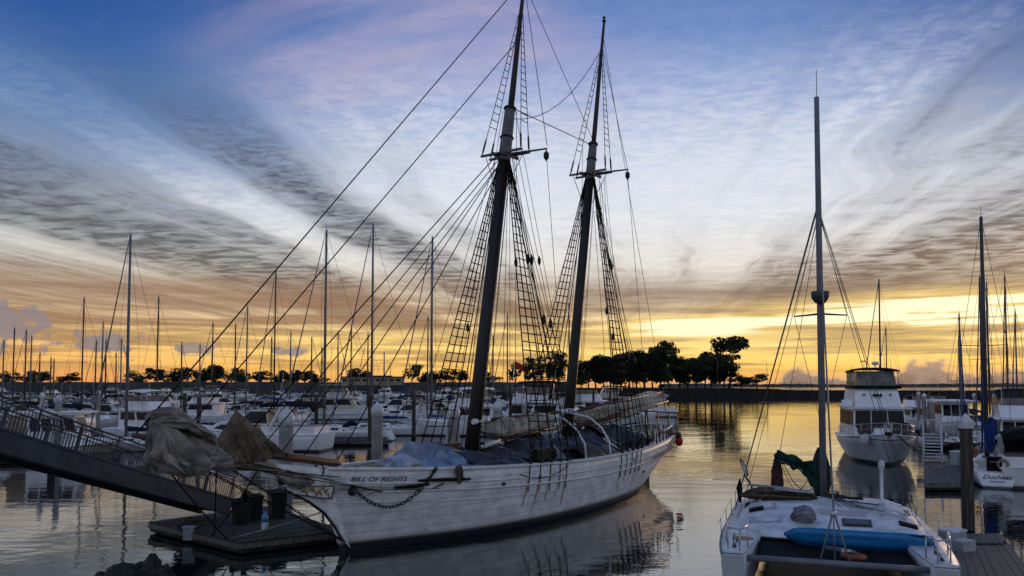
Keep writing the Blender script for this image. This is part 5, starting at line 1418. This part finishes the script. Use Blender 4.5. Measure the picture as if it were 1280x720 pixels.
mb.tube([(lerp(-KL / 2, KL / 2, i / 16), -(.34 * (1 - abs(i / 8 - 1) ** 8) + .025), .10 * abs(i / 8 - 1) ** 3 + .01) for i in range(17)], .028, 6)
sm = mb.build('seam', M('pale_blue_edge', (.06, .33, .60), .4, .1, 2), K); sm.rotation_euler = kh.rotation_euler
mb = MB(); mb.loft([[(X + .42 * math.cos(a), .24 * math.sin(a), .16 + q) for a in [j * math.pi / 8 for j in range(16)]] for X, q in ((.2, 0), (.2, .05))]); ck = mb.build('cockpit', black, K); ck.rotation_euler = kh.rotation_euler
MB().torus((KL / 2 - .12, 0, .22), .06, .015, (0, 1, 0), 10, 5).build('handle', black, K)
MB().box((KL / 2 - .5, -.08, .28), (.55, .2, .03)).build('paddle_blade', black, K)

# ---------------------------------------------------------------- docks, yacht and boats at right
o = dock('grey plank dock finger beside the catamaran with a tall white capped pile', [on(1182, 667, .5), on(1250, 667, .5), on(1325, 760, .5), on(1192, 760, .5)], top=d_top, cleats=((18.6, 30.5, 1.2),))
dock('grey dock with white steps between the big motor yacht and the sailing boats', [on(1158, 576, .5), on(1198, 576, .5), on(1211, 604, .5), on(1157, 604, .5)], top=d_top, cleats=((29.5, 56, 1.1),))
dock('dark main dock running behind the big motor yacht', [on(1146, 522, .5), on(1184, 522, .5), on(1196, 556, .5), on(1155, 556, .5)], top=d_top)
pile(1211, 517, 32.6, 15, 'tall square pile with pointed white cap on the near dock at right', True, True, True)
for px, top, Y, w, lab in ((1149, 489, 110, 4, 'cone topped pile farthest left of the group right of the motor yacht'), (1156, 491, 104, 4.5, 'second cone topped pile from the motor yacht'), (1166, 497, 92, 6, 'cone topped pile rising behind the white dock steps'),
                           (1219, 491, 104, 4, 'cone topped pile left of the thick dark masts'), (1244, 492, 108, 4, 'cone topped pile right of the thick dark masts')):
    pile(px, top, Y, w, lab)
stepm = M('white_steps', (.55, .57, .62), .5, .1, 3)
c = on(1166, 577, .5); o = thing('boarding_steps', 'white boarding steps with handrails on the dock beside the motor yacht', 'steps', c, R(-117))
W = 1.25
for sy in (-1, 1):
    mb = MB(); mb.bar((1.4, sy * W / 2, .05), (-1.2, sy * W / 2, 2.1), .08, .22); mb.build('side_panel', stepm, o)
    mb = MB(); mb.tube([(1.3, sy * W / 2, .1), (1.3, sy * W / 2, 1.1), (-1.2, sy * W / 2, 3.2), (-1.2, sy * W / 2, 2.1)], .06, 6); mb.build('handrail', stepm, o)
mb = MB(); mb.tube([(-1.2, -W / 2, 3.2), (-1.2, W / 2, 3.2)], .05, 6); mb.build('rail', stepm, o)
for i in range(9): MB().box((1.2 - i * .3, 0, .2 + i * .235), (.27, W - .1, .06)).build('step', stepm, o)
for sy in (-1, 1): MB().bar((-1.2, sy * W / 2, 0), (-1.2, sy * W / 2, 2.1), .08, .08).build('leg', stepm, o)
for px, py, s, lab in ((1197, 581, (.9, .6, .95), 'white dock box with pale lid beside the left of the moored sloop'), (1191, 683, (.8, .55, .55), 'low pale grey dock box at the corner of the near dock'), (1204, 688, (.7, .5, .35), 'low slatted white step box beside the pale grey dock box')):
    c = on(px, py, .5); o = thing('dock_box', lab, 'dock box', c, .45)
    MB().box((0, 0, s[2] / 2), s).build('body', M('dock_box_grey', (.34, .36, .40), .5, .12, 2), o)
    mb = MB()
    if 'slatted' in lab:
        for k in range(4): mb.box((-s[0] * .36 + k * s[0] * .24, 0, s[2] + .02), (.09, s[1], .04))
    else: mb.extr([(-s[0] * .53, -s[1] * .55, s[2]), (s[0] * .53, -s[1] * .55, s[2]), (s[0] * .53, s[1] * .55, s[2]), (-s[0] * .53, s[1] * .55, s[2])], (0, 0, .09))
    mb.build('lid', stepm, o)
tag(MB().box((0, 0, .012), (1.7, .25, .02)).build('plank', black, None, None, on(1222, 680, .515)), 'dark plank lying flat on the near dock', 'plank')

# big motor yacht, bow on
def yacht():
    g = on(1103, 583); a = math.atan2(-.955, -.30); L, B = 15.5, 6.0
    off = L / 2 - .8
    o = thing('motor_yacht', 'big white flybridge motor yacht seen bow on at right, dark windows and fenders', 'motor yacht', (g.x - math.cos(a) * off, g.y - math.sin(a) * off, 0), a)
    o.scale = (1, 1, 1.1); o.location.x += .45
    h = Hull(L, B, (1.7, 1.75, 2.35), .9, 1.5, .70, .1, 3.2, .38, .12)
    yp = hull_paint('yacht_hull', (.42, .43, .46), (.03, .025, .02), .2, (.05, .05, .06), (1.85, 1.93), dirt=.1)
    h.parts(o, yp); w2 = B / 2; zd = 2.15
    mb = MB(); w = house(mb, (-6.6, 3.0, w2 * .80, w2 * .70), (-6.6, 2.3, w2 * .78, w2 * .66), 1.7, 4.05); ho = mb.build('house', gel, o)
    for k in range(3): mb = MB(); panel(mb, w['front'], .03 + k * .32, .33 + k * .32, .38, .93, .03); mb.build('windscreen_pane', glass, ho)
    for sd in ('port', 'star'):
        for k in range(3): mb = MB(); panel(mb, w[sd], .05 + k * .31, .33 + k * .31, .42, .9, .03); mb.build('window', glass, ho)
    mb = MB(); house(mb, (2.2, 5.6, w2 * .62, w2 * .25), (2.2, 4.9, w2 * .55, w2 * .22), 1.9, 2.65); tr = mb.build('trunk_cabin', gel, o)
    mb = MB(); mb.box((3.5, 0, 2.72), (1.6, 1.9, .12)); mb.build('sun_pad', M('brown_cushion', (.14, .11, .09), .8, .2, 2, .3), o)
    mb = MB(); mb.box((-2.2, 0, 4.1), (9.6, B * .84, .12)); mb.build('roof', gel, ho)
    mb = MB(); fw = house(mb, (-5.2, 1.9, w2 * .72, w2 * .62), (-5.2, .9, w2 * .66, w2 * .56), 4.17, 5.6); fl = mb.build('flybridge', gel, o)
    mb = MB()
    for y in (-.75, .75): mb.box((1.35, y * 1.4, 5.15), (.1, .2, .1))
    mb.build('vent', black, fl)
    for y in (-.26, 0, .26): MB().tube([(1.25, y, 5.1), (1.55, y, 5.1)], [.09, .12], 10).build('horn', black, fl)
    mb = MB(); mb.box((-2.1, 0, 5.72), (6.5, w2 * 1.32, .24)); mb.build('coaming', black, fl)
    mb = MB(); ew = house(mb, (-5.0, .75, w2 * .64, w2 * .54), (-4.6, .2, w2 * .60, w2 * .5), 5.85, 7.0); en = mb.build('bridge_enclosure', vinyl, o)
    def cn(u, v): return (lerp(-5.2, .5, u), (v * 2 - 1) * w2 * .66, 7.05 + .22 * (1 - abs(v * 2 - 1) ** 3) + .06 * math.sin(math.pi * u))
    MB().sheet(cn, 8, 12, .12).build('bimini_top', black, o)
    for y in (-.62, .62):
        for X in (-4.8, -2, .5): MB().tube([(X, y * w2, 5.7), (X - .2, y * w2 * .97, 7.1)], .045, 6).build('canopy_post', chrome, o)
    mb = MB(); mb.tube([(.4, -.9, 7.2), (.4, -.9, 7.75)], .03, 5).box((.4, -.9, 7.8), (.12, .6, .1)); mb.build('antenna', gel, o)
    mb = MB(); mb.tube([(-1, .2, 7.2), (-1, .2, 7.5)], .05, 5).lathe([(.1, 0), (.34, .08), (.3, .26), (.05, .32)], (-1, .2, 7.5), 12); mb.build('radar_dome', gel, o)
    for y, hh in ((1.6, 1.0), (-1.7, .5), (1.1, 1.3)): MB().tube([(-2, y, 7.1), (-2.1, y, 7.1 + hh)], [.03, .015], 5).build('antenna', gel, o)
    for sd in (1, -1):
        mb = MB(); mb.extr([(1.2, sd * w2 * .70, 4.25), (2.2, sd * w2 * .70, 4.25), (1.6, sd * w2 * .70, 4.75), (.9, sd * w2 * .70, 4.75)], (0, sd * .75, -.05)); mb.build('bridge_wing', gel, o)
        mb = MB()
        us = [.42 + .07 * k for k in range(9)]
        P = [Vector((h.x(u), sd * (h.half(u) - .08), h.z(u))) for u in us]
        for p in P: mb.tube([p, p + Vector((0, 0, .85))], .028, 5)
        mb.tube([p + Vector((0, 0, .85)) for p in P], .03, 5); mb.tube([p + Vector((0, 0, .45)) for p in P], .018, 5)
        mb.build('guard_rail', chrome, o)
    mb = MB()
    P = [Vector((h.x(.98), s * h.half(.98), h.z(.98))) for s in (-1, -.4, .4, 1)]
    for p in P: mb.tube([p, p + Vector((0, 0, .85))], .028, 5)
    mb.tube([p + Vector((0, 0, .85)) for p in P], .03, 5); mb.build('guard_rail', chrome, o)
    fd_ = [(h.x(.86), -1), (h.x(.93), 1)]
    for u, sd, r_ in ((.9, -1, .36), (.62, 1, .3)): fender(o, (h.x(u), sd * (h.half(u) + .3), h.z(u) - .35), r_, .75)
    MB().lathe([(.1, -.1), (.3, 0), (.3, .12), (.1, .2)], (h.x(1) - .1, 0, h.z(1) - .02), 10).build('bow_roller', black, o)
    for u, sd in ((.8, -1), (.86, -1), (.9, 1), (.78, 1)):
        cloth_blob([(h.x(u), sd * (h.half(u) - .5), 2.2), (h.x(u), sd * (h.half(u) - .5), 2.5), (h.x(u), sd * (h.half(u) - .5), 2.85), (h.x(u), sd * (h.half(u) - .5), 3.05)], [(.2, .2), (.3, .22), (.26, .2), (.05, .05)], u * 30, 12, 14, .5).build('deck_bundle', ropem, o)
    for sd in (1,):
        for k in range(2): MB().tube(sag((h.x(.95), sd * .8, h.z(.95)), (h.x(.62), sd * (h.half(.62) + .9 + k * .5), .6), .35), .03, 5).build('mooring_rope', p_tar, o)
    return o
yacht()

def right_sloop():
    o, h = sailboat('white sloop moored stern on, name lettered across its rounded stern, orange ring above', 1234.5, 268, 56.5, 63.5, 11.2, H_white, 'blue', 1, alud, .16, mx=.1)
    zs = h.z(0); x0 = h.x(0)
    lm = M('navy_lettering', (.012, .016, .06), .5, .1, 3)
    for s, size, zz, nm in (('Duchess', .46, .60, 'lettering'), ('CORONADO', .15, .40, 'lettering')):
        z_ = zs * zz; xx = x0 - .02 + (h.sr * (1 - zz))
        m = Matrix.Translation((xx - .0, 0, z_)) @ Matrix.Rotation(math.atan2(h.sr, zs) , 4, 'Y') @ Matrix(((0, 0, -1, 0), (-1, 0, 0, 0), (0, 1, 0, 0), (0, 0, 0, 1)))
        text_part(s, size, lm, o, m, nm, .008, .3 if size > .3 else 0, 1.0)
    MB().box((x0 + .5, 0, zs + .5), (.5, .95, .9)).build('seat_locker', black, o)
    tr = tag(MB().torus((0, 0, 0), .3, .09, (1, 0, .1), 18, 8).build('life_ring', orange), 'orange life ring hung on the white boat right of the tall square pile', 'life ring')
    m_ = Matrix.Translation(o.location) @ Matrix.Rotation(o.rotation_euler.z, 4, 'Z'); tr.location = m_ @ Vector((x0 + 3.0, 1.15, zs + 1.0)); tr.rotation_euler = o.rotation_euler
    tr = tag(MB().torus((0, 0, 0), .28, .08, (1, 0, .1), 18, 8).build('life_ring', tanc), 'brown life ring hung at the stern rail of the sloop with a name', 'life ring')
    tr.location = m_ @ Vector((x0 + .08, -.38, zs + .52)); tr.rotation_euler = o.rotation_euler
    cloth_blob([(x0 + 2.8, .05, 2.1), (x0 + 2.8, .05, 2.9), (x0 + 2.9, 0, 3.8), (x0 + 3.0, 0, 4.3)], [(.1, .1), (.36, .3), (.32, .3), (.08, .08)], 8, 26, 24, .5).build('sail_cover', blue, o)
    return o
right_sloop()
sailboat('dark hulled sloop with blue sail covers, bow towards us, behind the tall square pile', 1203, 391, 80, 246, 9.5, H_dark, 'blue', 1, alu, .1)
motorboat('trawler', 'white trawler with a tan curtained upper deck behind the dark hulled sloop', 1192, 545, 250, 10.5, 4.2, H_white, 'tan')
motorboat('fly', 'white flybridge yacht farthest left behind the dock steps', 1168, 540, 262, 10, 3.8, H_white, 'black')
motorboat('express', 'low white cruiser between the curtained trawler and the thick dark masts', 1221, 546, 258, 8.5, 3.2, H_white, 'black')
motorboat('fly', 'white motor yacht at the right edge above the sloop with a name', 1277, 580, 240, 11, 4.0, H_white, 'black')
motorboat('express', 'white cruiser with a dark round cockpit cover beside the sloop with a name', 1281, 600, 64, 9.5, 3.3, H_white, 'black')
sailboat('sloop with a slim mast just left of the tallest mast at right', 1229.5, 345, 90, 70, 10, H_white, None, 1, alud, .12)
sailboat('sloop with the shorter mast just right of the tallest mast at right', 1238.5, 352, 84, 66, 9, H_stripe, 'navy', 1, alud, .1)
sailboat('sloop whose mast stands midway between the tallest mast and the right edge', 1261.5, 342, 86, 66, 11, H_white, 'navy', 2, alud, .1)
sailboat('sloop whose mast is nearest the right edge', 1273, 387, 100, 68, 10, H_stripe, 'blue', 1, alud, .1)
sailboat('sloop with the slim mast farther left of the thick dark masts', 1201, 420, 112, 250, 8.5, H_white, 'black', 1, alud, .08)
sailboat('sloop hidden behind the big motor yacht, mast rising over its bridge', 1102, 348, 112, 200, 10, H_white, 'navy', 1, alud, .13)
sailboat('small sloop behind the motor yacht, shorter mast right of the taller one', 1109.5, 408, 130, 200, 8.5, H_white, 'navy', 1, alud, .1)
motorboat('fly', 'white motor yacht half hidden behind the right side of the big yacht', 1150, 538, 250, 9, 3.6, H_white, 'navy')

# ---------------------------------------------------------------- the marina at left
dock('dark floating dock in front of the long white sloop', [on(384, 552, .45), on(486, 552, .45), on(482, 543, .45), on(388, 543, .45)])
dock('dark floating dock between the ramp and the curtained trawler', [on(-10, 575, .45), on(150, 570, .45), on(150, 562, .45), on(-10, 566, .45)])
dock('long grey floating dock behind the front row of boats', [on(60, 540, .45), on(560, 532, .45), on(560, 527, .45), on(60, 534, .45)])
dock('long grey floating dock behind the schooner masts', [on(560, 530, .45), on(800, 524, .45), on(800, 519, .45), on(560, 524, .45)])
dock('farthest grey dock line in front of the distant boats', [on(0, 514, .45), on(640, 510, .45), on(640, 507, .45), on(0, 510, .45)])
motorboat('express', 'white cruiser with radar arch and black canopy behind the brown furled sail', 316, 562, 172, 12.5, 3.9, H_white, 'black')
motorboat('fly', 'white hardtop motor yacht above the grey furled sail', 193, 551, -28, 10.5, 3.8, H_white, 'white')
motorboat('trawler', 'trawler with a tan curtained cabin seen through the ramp railing', 84, 572, 8, 7.5, 3.0, H_cream, 'tan')
motorboat('express', 'white cruiser at the left edge behind the ramp top', 16, 570, 190, 9.5, 3.4, H_white, 'black')
motorboat('express', 'cruiser with black canopy behind the curtained trawler', 58, 541, 175, 10, 3.5, H_white, 'black')
motorboat('express', 'cruiser with bright blue canopy right of the curtained trawler', 108, 538, 5, 9.5, 3.4, H_white, 'blue')
motorboat('express', 'white cruiser half hidden left of the hardtop motor yacht', 140, 533, 10, 11, 3.7, H_stripe, 'grey')
motorboat('fly', 'white flybridge yacht behind the radar arch of the black canopied cruiser', 250, 529, 170, 10, 3.7, H_white, 'grey')
motorboat('express', 'cruiser with black canopy just left of the thick pale pile', 292, 526, 185, 9, 3.3, H_white, 'black')
motorboat('express', 'cruiser with black cover between the thick pale pile and the tall mast', 336, 534, 172, 9.5, 3.4, H_stripe, 'black')
sailboat('long white sloop with open stern behind the schooner bowsprit', 405, 285, 94, 173, 13.5, H_white, None, 2, alu, .17, dodger='navy')
sailboat('white sloop with bright blue sail cover left of the schooner foremast', 464, 278, 103, 186, 12.5, H_white, 'blue', 2, alu, .16)
sailboat('white sloop with a thick mast just left of the foremast rope ladder', 539, 294, 104, 172, 12, H_dark, 'blue', 2, alu, .17)
sailboat('sloop with the tallest mast at far left, above the ramp', 157, 290, 79, 165, 11, H_white, 'navy', 1, alu, .15, py=563)
sailboat('white sloop whose mast is the shorter of the two at the foremast ladder', 534, 395, 118, 175, 9.5, H_white, 'grey', 1, alu, .12)
motorboat('fly', 'white flybridge yacht with black windows left of the foremast', 577, 544, 186, 11, 4.0, H_white, 'white')
motorboat('fly', 'large white cruiser with black windows right of the foremast', 655, 546, 176, 12.5, 4.2, H_white, 'black')
fo = [q for q in bpy.data.objects if q.get('label', '').startswith('large white cruiser')][0]
MB().tube([(1.2, 0, 4.0), (.9, 0, 7.0)], .03, 5).build('flagstaff', chrome, fo)
fm_ = M('red_white_stripes', (.45, .03, .03), .8, .1, 1)
def flg(u, v): return (.9 - u * .95, .1 * math.sin(u * 6), 6.2 + v * .6 - u * .45)
fl_ = MB().sheet(flg, 10, 8, .01).build('flag', fm_, fo)
MB().sheet(lambda u, v: Vector(flg(u * .42, .5 + v * .5)) + Vector((0, -.014, 0)), 5, 4, .03).build('flag_canton', navy, fl_)
for q in range(3): MB().sheet(lambda u, v: Vector(flg(u, .06 + q * .3 + v * .12)) + Vector((0, -.012, 0)), 10, 1, .03).build('flag_stripe', gel, fl_)
motorboat('fly', 'white motor yacht with curved dark windows right of the mainmast', 742, 532, -8, 11.5, 4.0, H_white, None)
motorboat('express', 'white cruiser with black canopy right of the yacht by the mainmast', 782, 530, 10, 9.5, 3.5, H_white, 'black')
motorboat('express', 'low white cruiser nearest the rocky shore past the schooner stern', 812, 521, 170, 9, 3.3, H_white, None)
motorboat('fly', 'white yacht half hidden behind the mainmast', 694, 533, 180, 9.5, 3.6, H_stripe, 'grey')
motorboat('express', 'white cruiser between the foremast and the large cruiser with black windows', 612, 530, 5, 9.5, 3.4, H_white, 'navy')
# masts of the middle and far rows, one boat each: column, masthead row, distance
far_s = [(2, 424, 150, 'blue'), (15, 409, 170, 'navy'), (30, 412, 180, 'blue'), (37, 419, 190, None), (48, 440, 210, 'navy'), (62, 446, 220, None), (66, 448, 240, 'blue'), (101, 371, 120, 'black'), (118, 425, 160, 'navy'),
         (126, 402, 150, 'grey'), (131, 424, 200, None), (144, 441, 210, 'blue'), (150, 423, 170, 'navy'), (195, 370, 125, 'navy'), (226, 428, 180, 'blue'), (249, 430, 190, None), (264, 403, 150, 'navy'), (293, 405, 150, 'blue'), (307, 382, 130, 'grey'),
         (338, 421, 165, 'navy'), (342, 337, 120, 'black'), (362, 414, 160, 'blue'), (389, 421, 175, None), (402, 434, 190, 'navy'), (422, 414, 160, 'blue'), (438, 407, 150, 'navy'), (459, 415, 170, None), (480, 440, 210, 'blue'), (602, 410, 150, 'navy'),
         (616, 420, 160, 'blue'), (634, 391, 140, 'grey'), (712, 378, 135, 'navy')]
for i, (px, top, Y, cov) in enumerate(far_s):
    near = 'middle' if Y < 165 else 'far'
    r = random.Random(px)
    where = 'left of the schooner stays' if px < 250 else 'behind the schooner forestays' if px < 500 else 'between the schooner masts'
    sailboat(f'sloop with {"no" if cov is None else "a " + cov} sail cover, {ordw[i] if i < 28 else "number " + str(i + 1)} mast from the left among the distant masts'.replace('number 29', 'twenty-ninth').replace('number 30', 'thirtieth').replace('number 31', 'thirty-first').replace('number 32', 'thirty-second'),
             px, top, Y, r.choice((172, 178, 4, -6, 186)), r.uniform(8, 10.5), r.choice((H_white, H_white, H_stripe, H_dark)), cov, 1, alud if i % 3 else alu, .0009 * Y + .015, 'sailing boats in the far rows', furl=i % 2 == 0, detail=Y < 140, dodger=(None, 'blue', 'navy', 'black')[i % 4])
far_m = [(12, 141), (40, 158), (76, 170), (96, 150), (128, 188), (176, 160), (205, 146), (232, 205), (262, 172), (285, 190), (318, 160), (352, 148), (372, 180), (398, 205), (430, 150), (447, 185), (490, 160), (505, 140), (524, 190),
         (556, 165), (588, 180), (628, 170), (650, 205), (676, 150), (726, 160), (756, 170), (20, 230), (60, 255), (110, 235), (160, 250), (215, 260), (270, 240), (330, 255), (385, 245), (440, 260), (500, 240), (560, 255), (620, 250), (675, 240)]
far_m += [(k * 19 + (k * 7) % 11, 300 + (k * 53) % 150) for k in range(36)]
far_m.sort(); tens = dict(zip((3, 4, 5, 6, 7), ('thirty', 'forty', 'fifty', 'sixty', 'seventy')))
names = ordw + ['twenty-ninth'] + [tens[a] + ('-' + ordw[b - 1] if b else '') for a in (3, 4, 5, 6, 7) for b in range(10)]
names = [n[:-1] + 'ieth' if n in tens.values() else n for n in names]
_ = ['twenty-ninth', 'thirtieth', 'thirty-first', 'thirty-second', 'thirty-third', 'thirty-fourth', 'thirty-fifth', 'thirty-sixth', 'thirty-seventh', 'thirty-eighth', 'thirty-ninth']
for i, (px, Y) in enumerate(far_m):
    r = random.Random(px + Y); k = r.choice(('express', 'express', 'fly')); cov = r.choice(('black', 'blue', 'navy', 'grey', 'tan', 'black'))
    motorboat(k, f'distant {"cruiser" if k == "express" else "flybridge yacht"} with {cov} canopy, {names[i]} from the left in the far rows', px, 481 + 6.5 / Y * 1000, r.choice((172, 183, 2, -9, 20)), r.uniform(8, 12), r.uniform(3.2, 4), r.choice((H_white, H_white, H_stripe, H_cream)),
              cov, 'motor boats in the far rows', detail=False, housem=r.choice((gel, gel, cream)))
